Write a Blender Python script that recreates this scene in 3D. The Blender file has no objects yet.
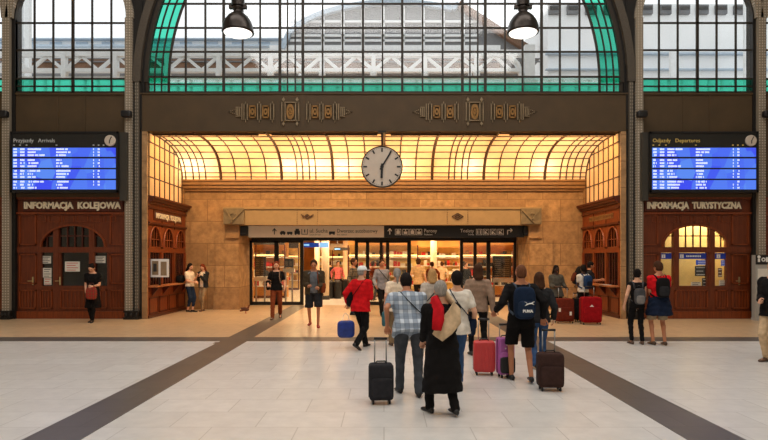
import bpy, bmesh, math, random
from mathutils import Vector, Matrix, Euler
random.seed(7)
PI = math.pi
scene = bpy.context.scene
COL = scene.collection
F = 573.0; EYE = 1.75            # focal length in pixels, eye height in metres
def X(px, Y): return (px - 384.0) * Y / F
def Z(py, Y): return EYE - (py - 260.0) * Y / F
def S(r, g, b):                  # sRGB 0-255 to linear
    return tuple((c/255/12.92 if c/255 <= .04045 else ((c/255+.055)/1.055)**2.4) for c in (r, g, b)) + (1.0,)

# ------------------------------------------------------------------ materials
MATS = {}
def nmat(name):
    m = bpy.data.materials.new(name); m.use_nodes = True
    nt = m.node_tree; b = nt.nodes['Principled BSDF']
    MATS[name] = m
    return m, nt, b
def texco(nt, scale=(1,1,1), rot=(0,0,0), loc=(0,0,0)):
    tc = nt.nodes.new('ShaderNodeTexCoord'); mp = nt.nodes.new('ShaderNodeMapping')
    mp.inputs['Scale'].default_value = scale; mp.inputs['Rotation'].default_value = rot; mp.inputs['Location'].default_value = loc
    nt.links.new(tc.outputs['Object'], mp.inputs['Vector'])
    return mp.outputs['Vector']
def mixc(nt, fac, a, b):
    m = nt.nodes.new('ShaderNodeMix'); m.data_type = 'RGBA'
    for sock, v in ((m.inputs[0], fac), (m.inputs[6], a), (m.inputs[7], b)):
        if hasattr(v, 'is_linked') or hasattr(v, 'links'): nt.links.new(v, sock)
        else: sock.default_value = v
    return m.outputs[2]
def ramp(nt, src, p0, p1):
    r = nt.nodes.new('ShaderNodeMapRange'); r.inputs[1].default_value = p0; r.inputs[2].default_value = p1
    nt.links.new(src, r.inputs[0]); return r.outputs[0]
def mat(name, col, rough=.6, metal=0., vary=.12, scale=6., bump=0., emit=None, estr=0., aniso=(1,1,1), spec=None):
    if name in MATS: return MATS[name]
    m, nt, b = nmat(name)
    n = nt.nodes.new('ShaderNodeTexNoise'); n.inputs['Scale'].default_value = scale; n.inputs['Detail'].default_value = 4
    nt.links.new(texco(nt, aniso), n.inputs['Vector'])
    lo = tuple(c*(1-vary) for c in col[:3]) + (1,); hi = tuple(min(1, c*(1+vary)) for c in col[:3]) + (1,)
    nt.links.new(mixc(nt, ramp(nt, n.outputs['Fac'], .3, .7), lo, hi), b.inputs['Base Color'])
    b.inputs['Roughness'].default_value = rough; b.inputs['Metallic'].default_value = metal
    if spec is not None: b.inputs['Specular IOR Level'].default_value = spec
    if bump:
        bp = nt.nodes.new('ShaderNodeBump'); bp.inputs['Strength'].default_value = bump; bp.inputs['Distance'].default_value = .01
        nt.links.new(n.outputs['Fac'], bp.inputs['Height']); nt.links.new(bp.outputs[0], b.inputs['Normal'])
    if emit is not None:
        b.inputs['Emission Color'].default_value = emit; b.inputs['Emission Strength'].default_value = estr
    return m
def glass(name, tint, alpha=.1, rough=.05, gloss=(1,1,1,1)):
    m = bpy.data.materials.new(name); m.use_nodes = True; nt = m.node_tree; nt.nodes.clear(); MATS[name] = m
    o = nt.nodes.new('ShaderNodeOutputMaterial'); t = nt.nodes.new('ShaderNodeBsdfTransparent'); g = nt.nodes.new('ShaderNodeBsdfGlossy')
    t.inputs[0].default_value = tint; g.inputs['Roughness'].default_value = rough; g.inputs[0].default_value = gloss
    mx = nt.nodes.new('ShaderNodeMixShader'); mx.inputs[0].default_value = alpha
    nt.links.new(t.outputs[0], mx.inputs[1]); nt.links.new(g.outputs[0], mx.inputs[2]); nt.links.new(mx.outputs[0], o.inputs[0])
    return m
def cloth(name, col, vary=.18, scale=14): return mat(name, col, rough=.92, vary=vary, scale=scale, bump=.25, spec=.15)

def plaid(name, base, dark, line, freq=13.0):
    m, nt, b = nmat(name)
    cur = None
    v = texco(nt)
    col = base
    for i, (d, f, thr, c) in enumerate((('X', freq, .62, dark), ('Z', freq, .62, dark), ('X', freq*2, .9, line), ('Z', freq*2, .9, line))):
        w = nt.nodes.new('ShaderNodeTexWave'); w.bands_direction = d; w.inputs['Scale'].default_value = f/6.0
        nt.links.new(v, w.inputs['Vector'])
        fac = ramp(nt, w.outputs['Fac'], thr-.12, thr+.12)
        mm = nt.nodes.new('ShaderNodeMath'); mm.operation = 'MULTIPLY'; mm.inputs[1].default_value = .65
        nt.links.new(fac, mm.inputs[0])
        col = mixc(nt, mm.outputs[0], col, c)
    nt.links.new(col, b.inputs['Base Color']); b.inputs['Roughness'].default_value = .9
    return m

def wood(name, col, vary=.3):
    return mat(name, col, rough=.42, vary=vary, scale=5, aniso=(5, 5, .5), bump=.05)

M = {}
M['wood'] = wood('mahogany_wood', S(126, 56, 18))
M['wood_dark'] = wood('dark_wood', S(84, 32, 12))
M['wood_panel'] = wood('panel_wood', S(104, 45, 15))
M['frieze'] = mat('brown_painted_steel', S(78, 60, 36), rough=.7, vary=.12, scale=2)
M['iron'] = mat('dark_iron', S(34, 31, 28), rough=.5, metal=.3, vary=.1)
M['iron_rib'] = mat('grey_rib_steel', S(84, 76, 66), rough=.6, metal=.2, vary=.15, scale=20)
M['mullion'] = mat('window_iron', S(44, 36, 26), rough=.6, vary=.1)
M['gilt'] = mat('gilt_relief', S(146, 126, 96), rough=.55, metal=.1, vary=.2)
M['gilt_bright'] = mat('bright_gilt', S(150, 108, 50), rough=.5, metal=.1, vary=.2)
M['grey_relief'] = mat('stone_relief', S(120, 104, 78), rough=.7, vary=.2)
M['cream'] = mat('cream_letters', S(240, 226, 196), rough=.6, vary=.05)
M['white'] = mat('white_paint', S(236, 236, 232), rough=.5, vary=.03)
M['paper'] = mat('white_paper', S(226, 222, 210), rough=.8, vary=.05)
M['black'] = mat('black_plastic', S(22, 22, 24), rough=.45, vary=.1)
M['darkgrey'] = mat('dark_grey_plastic', S(50, 50, 50), rough=.5, vary=.1)
M['board'] = mat('board_case', S(32, 31, 28), rough=.5, vary=.1)
M['board_side'] = mat('board_cabinet_side', S(56, 52, 44), rough=.6, vary=.1)
M['steel'] = mat('brushed_steel', S(170, 170, 168), rough=.35, metal=.8, vary=.05)
M['brass'] = mat('brass_handle', S(210, 190, 140), rough=.3, metal=.7, vary=.05)
M['white_steel'] = mat('white_painted_truss', S(232, 234, 234), rough=.6, vary=.05)
M['shed_grey'] = mat('weathered_glazing', S(108, 110, 113), rough=.6, vary=.15, scale=1.5)
M['shed_brown'] = mat('rusty_roof_edge', S(118, 84, 62), rough=.8, vary=.4, scale=1.2)
M['pale_wall'] = mat('pale_plaster_outside', S(238, 240, 240), rough=.8, vary=.04, scale=.6)
M['pale_blue'] = mat('pale_blue_ledge', S(176, 192, 206), rough=.8, vary=.1)
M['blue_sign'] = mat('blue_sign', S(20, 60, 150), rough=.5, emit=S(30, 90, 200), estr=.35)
M['cyan_sign'] = mat('light_blue_sign', S(120, 180, 230), rough=.5, emit=S(130, 190, 240), estr=1.0)
M['red'] = mat('red_print', S(196, 40, 34), rough=.6, vary=.1)
M['lamp_white'] = mat('opal_lamp_glass', S(245, 245, 240), rough=.4, vary=.02, emit=(1, .97, .9, 1), estr=1.6)
M['lamp_shade'] = mat('lamp_shade_metal', S(52, 46, 42), rough=.3, metal=.7, vary=.1)
M['clock_face'] = mat('clock_face_enamel', S(206, 192, 176), rough=.5, vary=.04)
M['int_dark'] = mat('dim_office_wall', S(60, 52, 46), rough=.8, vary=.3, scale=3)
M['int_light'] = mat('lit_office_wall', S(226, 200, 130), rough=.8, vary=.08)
M['poster_blue'] = mat('blue_header', S(24, 44, 116), rough=.5, vary=.1, emit=S(24, 50, 140), estr=.25)
M['amber_lamp'] = mat('amber_luminaire', S(255, 220, 150), emit=S(255, 206, 130), estr=2.5)
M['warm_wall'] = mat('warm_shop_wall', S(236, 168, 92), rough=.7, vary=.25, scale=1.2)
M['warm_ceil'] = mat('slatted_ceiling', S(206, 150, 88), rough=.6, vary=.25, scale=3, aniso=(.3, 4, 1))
M['bronze'] = mat('bronze_cornice', S(150, 108, 62), rough=.5, vary=.15)
M['vault_bar'] = mat('dark_bronze_bars', S(74, 46, 24), rough=.5, vary=.15)
M['lintel'] = mat('painted_lintel', S(158, 130, 90), rough=.6, vary=.08)
M['g_clear'] = glass('clear_glass', (.97, .98, .98, 1), .05)
M['g_green'] = glass('green_glass', (.27, .80, .66, 1), .04)
M['g_dark'] = glass('dark_pane', (.35, .33, .3, 1), .10, .08)
M['g_door'] = glass('door_glass', (.92, .93, .9, 1), .06)

def stud_mat(name, base, stud, sx, sz):
    m, nt, b = nmat(name)
    v = texco(nt, (sx, 0, sz))
    fr = nt.nodes.new('ShaderNodeVectorMath'); fr.operation = 'FRACTION'; nt.links.new(v, fr.inputs[0])
    sub = nt.nodes.new('ShaderNodeVectorMath'); sub.operation = 'DISTANCE'; nt.links.new(fr.outputs[0], sub.inputs[0]); sub.inputs[1].default_value = (.5, 0, .5)
    f = ramp(nt, sub.outputs['Value'], .2, .34)
    nt.links.new(mixc(nt, f, stud, base), b.inputs['Base Color'])
    bp = nt.nodes.new('ShaderNodeBump'); bp.inputs['Strength'].default_value = .6; bp.inputs['Distance'].default_value = .01; bp.invert = True
    nt.links.new(f, bp.inputs['Height']); nt.links.new(bp.outputs[0], b.inputs['Normal'])
    b.inputs['Roughness'].default_value = .6
    return m
M['studs'] = stud_mat('studded_column', S(140, 128, 110), S(196, 184, 166), 12.6, 12.6)
M['studs2'] = stud_mat('studded_rib', S(92, 84, 72), S(140, 130, 114), 16, 10)

def brick(name, c1, c2, mortar, scale, bw, bh, ms, rough, rot=(0,0,0), noise=.5, bump=.2, off=.5, spec=None):
    m, nt, b = nmat(name)
    br = nt.nodes.new('ShaderNodeTexBrick'); nt.links.new(texco(nt, rot=rot), br.inputs['Vector'])
    br.inputs['Color1'].default_value = c1; br.inputs['Color2'].default_value = c2; br.inputs['Mortar'].default_value = mortar
    br.inputs['Scale'].default_value = scale; br.inputs['Brick Width'].default_value = bw; br.inputs['Row Height'].default_value = bh
    br.inputs['Mortar Size'].default_value = ms; br.offset = off
    n = nt.nodes.new('ShaderNodeTexNoise'); n.inputs['Scale'].default_value = 4.5; n.inputs['Detail'].default_value = 10; n.inputs['Roughness'].default_value = .65
    nt.links.new(texco(nt), n.inputs['Vector'])
    f = nt.nodes.new('ShaderNodeMath'); f.operation = 'MULTIPLY'; f.inputs[1].default_value = noise
    nt.links.new(ramp(nt, n.outputs['Fac'], .36, .66), f.inputs[0])
    dk = tuple(c*.62 for c in c2[:3]) + (1,)
    nt.links.new(mixc(nt, f.outputs[0], br.outputs['Color'], dk), b.inputs['Base Color'])
    b.inputs['Roughness'].default_value = rough
    if spec is not None: b.inputs['Specular IOR Level'].default_value = spec
    if bump:
        bp = nt.nodes.new('ShaderNodeBump'); bp.inputs['Strength'].default_value = bump; bp.inputs['Distance'].default_value = .006; bp.invert = True
        nt.links.new(br.outputs['Fac'], bp.inputs['Height']); nt.links.new(bp.outputs[0], b.inputs['Normal'])
    return m
M['stone'] = brick('sandstone_blocks', S(196, 154, 106), S(168, 128, 86), S(136, 102, 66), 1, 1.25, .78, .012, .8, rot=(PI/2, 0, 0), noise=.85)
M['stone_side'] = brick('sandstone_jamb', S(206, 158, 96), S(184, 138, 82), S(150, 112, 66), 1, 1.25, .78, .012, .8, rot=(PI/2, 0, PI/2), noise=.6)
M['floor'] = brick('marble_floor', S(222, 219, 214), S(213, 209, 203), S(186, 181, 174), 1, .9, .6, .006, .30, noise=.30, bump=.05, off=.5, spec=.4)
M['floor_beige'] = brick('beige_stone_floor', S(224, 192, 152), S(214, 182, 142), S(176, 144, 108), 1, .9, .6, .006, .28, noise=.4, bump=.05, spec=.4)
M['floor_dark'] = brick('dark_marble_band', S(104, 96, 88), S(92, 85, 78), S(80, 74, 68), 1, .58, .6, .006, .35, noise=.3, bump=.03)

# amber backlit glass: translucent panes with lamps behind, plus emission added for evenness
def amber(name, e, s):
    m = bpy.data.materials.new(name); m.use_nodes = True; nt = m.node_tree; nt.nodes.clear(); MATS[name] = m
    o = nt.nodes.new('ShaderNodeOutputMaterial')
    t = nt.nodes.new('ShaderNodeBsdfTranslucent'); t.inputs[0].default_value = S(255, 232, 190)
    d = nt.nodes.new('ShaderNodeBsdfDiffuse'); d.inputs[0].default_value = S(236, 190, 120)
    em = nt.nodes.new('ShaderNodeEmission'); em.inputs[0].default_value = e; em.inputs[1].default_value = s
    n = nt.nodes.new('ShaderNodeTexNoise'); n.inputs['Scale'].default_value = 2.2
    nt.links.new(texco(nt), n.inputs['Vector'])
    ms = nt.nodes.new('ShaderNodeMath'); ms.operation = 'MULTIPLY'; ms.inputs[1].default_value = s
    nt.links.new(ramp(nt, n.outputs['Fac'], -.3, .8), ms.inputs[0]); nt.links.new(ms.outputs[0], em.inputs[1])
    mx = nt.nodes.new('ShaderNodeMixShader'); mx.inputs[0].default_value = .3
    nt.links.new(t.outputs[0], mx.inputs[1]); nt.links.new(d.outputs[0], mx.inputs[2])
    ad = nt.nodes.new('ShaderNodeAddShader'); nt.links.new(mx.outputs[0], ad.inputs[0]); nt.links.new(em.outputs[0], ad.inputs[1])
    nt.links.new(ad.outputs[0], o.inputs[0])
    return m
M['amber'] = amber('amber_glass', S(255, 172, 98), .52)
M['amber_side'] = amber('amber_side_glass', S(255, 190, 124), .42)

def screen_mat():
    m, nt, b = nmat('blue_screen')
    n = nt.nodes.new('ShaderNodeTexVoronoi'); n.inputs['Scale'].default_value = 2.6
    nt.links.new(texco(nt, (1, 1, .6)), n.inputs['Vector'])
    c = mixc(nt, n.outputs['Color'], S(52, 50, 244), S(100, 156, 250))
    nt.links.new(c, b.inputs['Emission Color']); b.inputs['Emission Strength'].default_value = .95
    b.inputs['Base Color'].default_value = S(10, 10, 40); b.inputs['Roughness'].default_value = .3
    return m
M['screen'] = screen_mat()
M['screen_text'] = mat('screen_glyphs', S(200, 210, 255), emit=S(205, 215, 255), estr=1.0)
M['screen_yellow'] = mat('board_header_yellow', S(200, 170, 90), emit=S(190, 160, 90), estr=.25)
M['screen_grey'] = mat('board_header_grey', S(160, 160, 155), emit=S(150, 150, 145), estr=.4)

# ------------------------------------------------------------------ mesh building
class MB:
    def __init__(s): s.v = []; s.f = []; s.mi = []
    def add(s, vs, fs, mi=0):
        b = len(s.v); s.v.extend([tuple(p) for p in vs]); s.f.extend([tuple(i+b for i in f) for f in fs]); s.mi.extend([mi]*len(fs)); return s
    def box(s, x0, x1, y0, y1, z0, z1, mi=0):
        if x0 > x1: x0, x1 = x1, x0
        if y0 > y1: y0, y1 = y1, y0
        if z0 > z1: z0, z1 = z1, z0
        return s.add([(x0,y0,z0),(x1,y0,z0),(x1,y1,z0),(x0,y1,z0),(x0,y0,z1),(x1,y0,z1),(x1,y1,z1),(x0,y1,z1)],
                     [(0,3,2,1),(4,5,6,7),(0,1,5,4),(1,2,6,5),(2,3,7,6),(3,0,4,7)], mi)
    def bar(s, a, b, w, d, mi=0):       # square bar between two points
        a = Vector(a); b = Vector(b); u = (b-a).normalized()
        r = Vector((0,1,0)) if abs(u.y) < .9 else Vector((1,0,0))
        p = u.cross(r).normalized(); q = u.cross(p).normalized()
        vs = []
        for c in (a, b):
            for i, j in ((-1,-1),(1,-1),(1,1),(-1,1)): vs.append(c + p*i*w/2 + q*j*d/2)
        return s.add(vs, [(0,3,2,1),(4,5,6,7),(0,1,5,4),(1,2,6,5),(2,3,7,6),(3,0,4,7)], mi)
    def rings(s, rs, mi=0, cap=True):
        n = len(rs[0]); vs = [p for r in rs for p in r]; fs = []
        for i in range(len(rs)-1):
            for j in range(n):
                k = (j+1) % n; fs.append((i*n+j, i*n+k, (i+1)*n+k, (i+1)*n+j))
        if cap: fs.append(tuple(range(n-1, -1, -1))); fs.append(tuple((len(rs)-1)*n+j for j in range(n)))
        return s.add(vs, fs, mi)
    def tube(s, pts, r, n=8, mi=0, flat=1.0):
        pts = [Vector(p) for p in pts]; rs = []
        rr = r if isinstance(r, (list, tuple)) else [r]*len(pts)
        prev = None
        for i, p in enumerate(pts):
            u = (pts[min(i+1, len(pts)-1)] - pts[max(i-1, 0)]).normalized()
            if prev is None:
                ref = Vector((0,0,1)) if abs(u.z) < .9 else Vector((1,0,0)); a = u.cross(ref).normalized()
            else: a = (prev - u*prev.dot(u)).normalized()
            prev = a; b = u.cross(a)
            rs.append([p + (a*math.cos(t)*flat + b*math.sin(t))*rr[i] for t in (2*PI*j/n for j in range(n))])
        return s.rings(rs, mi)
    def capsule(s, a, ra, b, rb, n=12, mi=0):
        a = Vector(a); b = Vector(b); u = (b-a)
        if u.length < 1e-6: u = Vector((0,0,1e-3)); b = a+u
        u.normalize(); pts = []; rr = []
        for k in (-.98, -.8, -.45, 0): pts.append(a + u*k*ra); rr.append(ra*math.sqrt(1-k*k))
        for k in (0, .45, .8, .98): pts.append(b + u*k*rb); rr.append(rb*math.sqrt(1-k*k))
        return s.tube(pts, rr, n, mi)
    def ellipsoid(s, c, r, n=16, m=10, mi=0, rot=None):
        c = Vector(c); rs = []
        for i in range(m+1):
            ph = -PI/2 + PI*i/m; ph = max(-PI/2+.04, min(PI/2-.04, ph)); ring = []
            for j in range(n):
                t = 2*PI*j/n; p = Vector((r[0]*math.cos(ph)*math.cos(t), r[1]*math.cos(ph)*math.sin(t), r[2]*math.sin(ph)))
                if rot is not None: p = rot @ p
                ring.append(c+p)
            rs.append(ring)
        return s.rings(rs, mi)
    def lathe(s, prof, c=(0,0,0), n=24, mi=0, axis='z'):
        rs = []
        for r, h in prof:
            ring = []
            for j in range(n):
                t = 2*PI*j/n; r_ = max(r, 1e-4)
                if axis == 'z': ring.append((c[0]+r_*math.cos(t), c[1]+r_*math.sin(t), c[2]+h))
                elif axis == 'y': ring.append((c[0]+r_*math.cos(t), c[1]+h, c[2]-r_*math.sin(t)))
                else: ring.append((c[0]+h, c[1]+r_*math.cos(t), c[2]+r_*math.sin(t)))
            rs.append(ring)
        return s.rings(rs, mi)
    def prism(s, poly, y0, y1, mi=0):   # polygon in XZ extruded along Y
        n = len(poly)
        vs = [(x, y0, z) for x, z in poly] + [(x, y1, z) for x, z in poly]
        fs = [tuple(range(n-1, -1, -1)), tuple(range(n, 2*n))] + [(i, (i+1) % n, n+(i+1) % n, n+i) for i in range(n)]
        return s.add(vs, fs, mi)
    def arc(s, cx, cz, r0, r1, a0, a1, y0, y1, n=40, mi=0, kz=1.0):   # flat arch ring in XZ plane
        rs = []
        for i in range(n+1):
            a = a0 + (a1-a0)*i/n; c, d = math.cos(a), math.sin(a)*kz
            rs.append([(cx+r0*c, y0, cz+r0*d), (cx+r1*c, y0, cz+r1*d), (cx+r1*c, y1, cz+r1*d), (cx+r0*c, y1, cz+r0*d)])
        return s.rings(rs, mi)
    def sbox(s, c, r, e=.35, n=24, m=12, mi=0, rot=None):   # rounded box (superellipsoid)
        def pw(v): return math.copysign(abs(v)**e, v)
        rs = []
        for i in range(m+1):
            ph = -PI/2 + PI*i/m; ph = max(-PI/2+.001, min(PI/2-.001, ph)); ring = []
            for j in range(n):
                t = 2*PI*j/n
                p = Vector((r[0]*pw(math.cos(ph))*pw(math.cos(t)), r[1]*pw(math.cos(ph))*pw(math.sin(t)), r[2]*pw(math.sin(ph))))
                if rot is not None: p = rot @ p
                ring.append(Vector(c)+p)
            rs.append(ring)
        return s.rings(rs, mi)
    def build(s, name, mats, parent=None, smooth=False, bevel=0., props=None):
        me = bpy.data.meshes.new(name); me.from_pydata(s.v, [], s.f)
        if not isinstance(mats, (list, tuple)): mats = [mats]
        for m in mats: me.materials.append(m)
        for p, i in zip(me.polygons, s.mi):
            p.material_index = i; p.use_smooth = smooth
        bm = bmesh.new(); bm.from_mesh(me); bmesh.ops.recalc_face_normals(bm, faces=bm.faces); bm.to_mesh(me); bm.free()
        me.update()
        o = bpy.data.objects.new(name, me); COL.objects.link(o)
        if parent is not None: o.parent = parent
        if bevel:
            b = o.modifiers.new('bevel', 'BEVEL'); b.width = bevel; b.segments = 2; b.limit_method = 'ANGLE'
        if props:
            for k, v in props.items(): o[k] = v
        return o

def thing(name, label, cat, loc=(0,0,0), rz=0., group=None):
    o = bpy.data.objects.new(name, None); COL.objects.link(o); o.location = loc; o.rotation_euler = (0, 0, rz)
    o.empty_display_size = .1
    o['label'] = label; o['category'] = cat
    if group: o['group'] = group
    return o
def tag(o, label, cat, group=None, kind=None):
    o['label'] = label; o['category'] = cat
    if group: o['group'] = group
    if kind: o['kind'] = kind
    return o
ST = {'kind': 'structure'}
def struct(mb, name, m, label=None, parent=None, **k):
    p = dict(ST) if parent is None else {}
    if label: p['label'] = label
    return mb.build(name, m, parent, props=p, **k)
def text_mesh(txt, size, m, parent, name, loc, ext=.01, sx=1.0, align='LEFT', rot=(PI/2,0,0), bold=0.):
    cu = bpy.data.curves.new('t', 'FONT'); cu.body = txt; cu.size = size; cu.extrude = ext; cu.align_x = align; cu.align_y = 'BOTTOM_BASELINE'; cu.offset = bold
    cu.resolution_u = 2
    t = bpy.data.objects.new('t', cu); COL.objects.link(t)
    dg = bpy.context.evaluated_depsgraph_get(); dg.update()
    me = bpy.data.meshes.new_from_object(t.evaluated_get(dg)); me.materials.clear(); me.materials.append(m)
    me.name = name
    bpy.data.objects.remove(t); bpy.data.curves.remove(cu)
    me.transform(Matrix.Translation(loc) @ Euler(rot).to_matrix().to_4x4() @ Matrix.Diagonal((sx, 1, 1, 1)))
    o = bpy.data.objects.new(name, me); COL.objects.link(o); o.parent = parent
    return o

# ==================================================================  PEOPLE
SKIN = {k: mat('skin_'+k, c, rough=.55, vary=.05, spec=.3) for k, c in
        {'light': S(222, 168, 136), 'tan': S(190, 128, 94), 'dark': S(70, 48, 38)}.items()}
M['eye'] = mat('dark_eye', S(40, 28, 22), rough=.2); M['lip'] = mat('lip_tone', S(168, 92, 80), rough=.4)
HAIR = {k: mat('hair_'+k, c, rough=.75, vary=.3, scale=40, aniso=(3, 3, .4), bump=.2, spec=.12) for k, c in
        {'black': S(28, 22, 20), 'brown': S(70, 44, 28), 'red': S(112, 48, 24), 'blond': S(186, 144, 92), 'grey': S(150, 144, 136), 'short_brown': S(104, 66, 44)}.items()}

def remesh(mb, name, mats, parent, voxel, sm=4, wr=0.):
    me = bpy.data.meshes.new('tmp'); me.from_pydata(mb.v, [], mb.f)
    bm = bmesh.new(); bm.from_mesh(me); bmesh.ops.recalc_face_normals(bm, faces=bm.faces); bm.to_mesh(me); bm.free()
    t = bpy.data.objects.new('tmp', me); COL.objects.link(t)
    r = t.modifiers.new('r', 'REMESH'); r.mode = 'VOXEL'; r.voxel_size = voxel; r.adaptivity = 0
    q = t.modifiers.new('s', 'SMOOTH'); q.factor = .5; q.iterations = sm
    dg = bpy.context.evaluated_depsgraph_get(); dg.update()
    nm = bpy.data.meshes.new_from_object(t.evaluated_get(dg)); nm.name = name
    bpy.data.objects.remove(t); bpy.data.meshes.remove(me)
    if wr:
        ns = [v.normal.copy() for v in nm.vertices]; cs = []
        for v, q_ in zip(nm.vertices, ns):      # soft folds in the cloth
            c = v.co; f = math.sin(c.z*38+c.x*21+math.sin(c.y*30)*1.5)*math.sin(c.x*26-c.z*17+c.y*19)*wr
            cs.extend((c.x+q_.x*f, c.y+q_.y*f, c.z+q_.z*f))
        nm.vertices.foreach_set('co', cs); nm.update()
    nm.materials.clear()
    for m in (mats if isinstance(mats, (list, tuple)) else [mats]): nm.materials.append(m)
    for p in nm.polygons: p.use_smooth = True
    o = bpy.data.objects.new(name, nm); COL.objects.link(o); o.parent = parent
    return o

def ik(a, c, l1, l2, pole):
    a = Vector(a); c = Vector(c); d = c - a; L = d.length; mx = (l1+l2)*.998
    if L > mx: c = a + d*(mx/L); d = c - a; L = mx
    x = (l1*l1 - l2*l2 + L*L)/(2*L); h = math.sqrt(max(0, l1*l1 - x*x)); u = d/L
    p = Vector(pole); p = (p - u*p.dot(u)).normalized()
    return a + u*x + p*h, c

def ell(c, u, b, rx, ry, n=20, e=.85):
    x = Vector((1,0,0)); r = []
    for j in range(n):
        t = 2*PI*j/n; cs, sn = math.cos(t), math.sin(t)
        r.append(c + x*rx*math.copysign(abs(cs)**e, cs) + b*ry*math.copysign(abs(sn)**e, sn))
    return r

def head_mesh(mb, C, R, k):
    n, m = 32, 24; rs = []
    base = len(mb.v)
    for i in range(m+1):
        ph = max(-PI/2+.03, min(PI/2-.03, -PI/2 + PI*i/m)); ring = []
        for j in range(n):
            t = 2*PI*j/n; d = Vector((math.cos(ph)*math.cos(t), math.cos(ph)*math.sin(t), math.sin(ph)))
            x, y, z = d.x*.080, d.y*.100, d.z*.120
            fr = max(0, -d.y)
            if d.z < 0: x *= 1 - .30*(-d.z)**1.4; y *= 1 - .12*(-d.z); y -= .012*(-d.z)*fr
            if d.y > 0 and d.z < -.2: y *= 1 - .35*(-d.z-.2)
            g = lambda cx, cz, w: math.exp(-(((d.x-cx)/w)**2 + ((d.z-cz)/w)**2))*fr
            y -= .024*g(0, -.22, .13) + .014*g(0, -.02, .09) + .006*g(0, .22, .3) + .007*g(0, -.50, .16) + .007*g(0, -.85, .25)
            y += .009*(g(.36, .05, .16)+g(-.36, .05, .16))
            ring.append(C + R @ (Vector((x, y, z))*k))
        rs.append(ring)
    f0 = len(mb.f); mb.rings(rs)
    for i in range(m):
        for j in range(n):
            ph = -PI/2 + PI*(i+.5)/m; t = 2*PI*(j+.5)/n
            dx, dy, dz = math.cos(ph)*math.cos(t), math.cos(ph)*math.sin(t), math.sin(ph)
            if dy < 0:
                if (abs(abs(dx)-.36) < .12 and abs(dz-.05) < .07): mb.mi[f0+i*n+j] = 1
                if (abs(dx) < .25 and abs(dz+.50) < .06): mb.mi[f0+i*n+j] = 2
    for s in (-1, 1):
        mb.ellipsoid(C + R @ (Vector((s*.077, .006, -.004))*k), (.010*k, .020*k, .032*k), 10, 8, rot=R)

def hand(mb, W, d, palm, side_v, k, curl=.5):
    """palm box and five fingers: W wrist, d hand direction, palm = palm normal, side_v = thumb side"""
    d = Vector(d).normalized(); palm = Vector(palm); palm = (palm - d*palm.dot(d)).normalized(); sv = d.cross(palm)
    if sv.dot(side_v) < 0: sv = -sv
    rs = []
    for t, w, h in ((-.01, .024, .019), (.02, .032, .017), (.05, .041, .015), (.085, .042, .012), (.092, .038, .008)):
        c = W + d*t*k; rs.append([c + (sv*math.cos(a)*w + palm*math.sin(a)*h)*k for a in (2*PI*j/12 for j in range(12))])
    mb.rings(rs)
    for i, (o, L) in enumerate(((.030, .072), (.010, .080), (-.010, .074), (-.030, .058))):
        p = W + (d*.082 + sv*o)*k; a = curl*.5; L1 = L*.45; dirs = []
        for q, l in enumerate((L1, L*.32, L*.23)):
            dd = d*math.cos(a) + palm*math.sin(a) + sv*o*.8; p2 = p + dd.normalized()*l*k
            mb.capsule(p, (.0088-.0010*q)*k, p2, (.0080-.0010*q)*k, 8); p = p2; a += curl*1.0
    p = W + (d*.028 + sv*.028)*k
    for q, (l, fa, fp) in enumerate(((.036, .75, .3), (.030, .35, .4+curl*.4), (.022, .1, .5+curl*.7))):
        dd = (d*1.0 + sv*fa + palm*fp).normalized(); p2 = p + dd*l*k
        mb.capsule(p, (.0115-.001*q)*k, p2, (.0102-.001*q)*k, 8); p = p2

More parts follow.
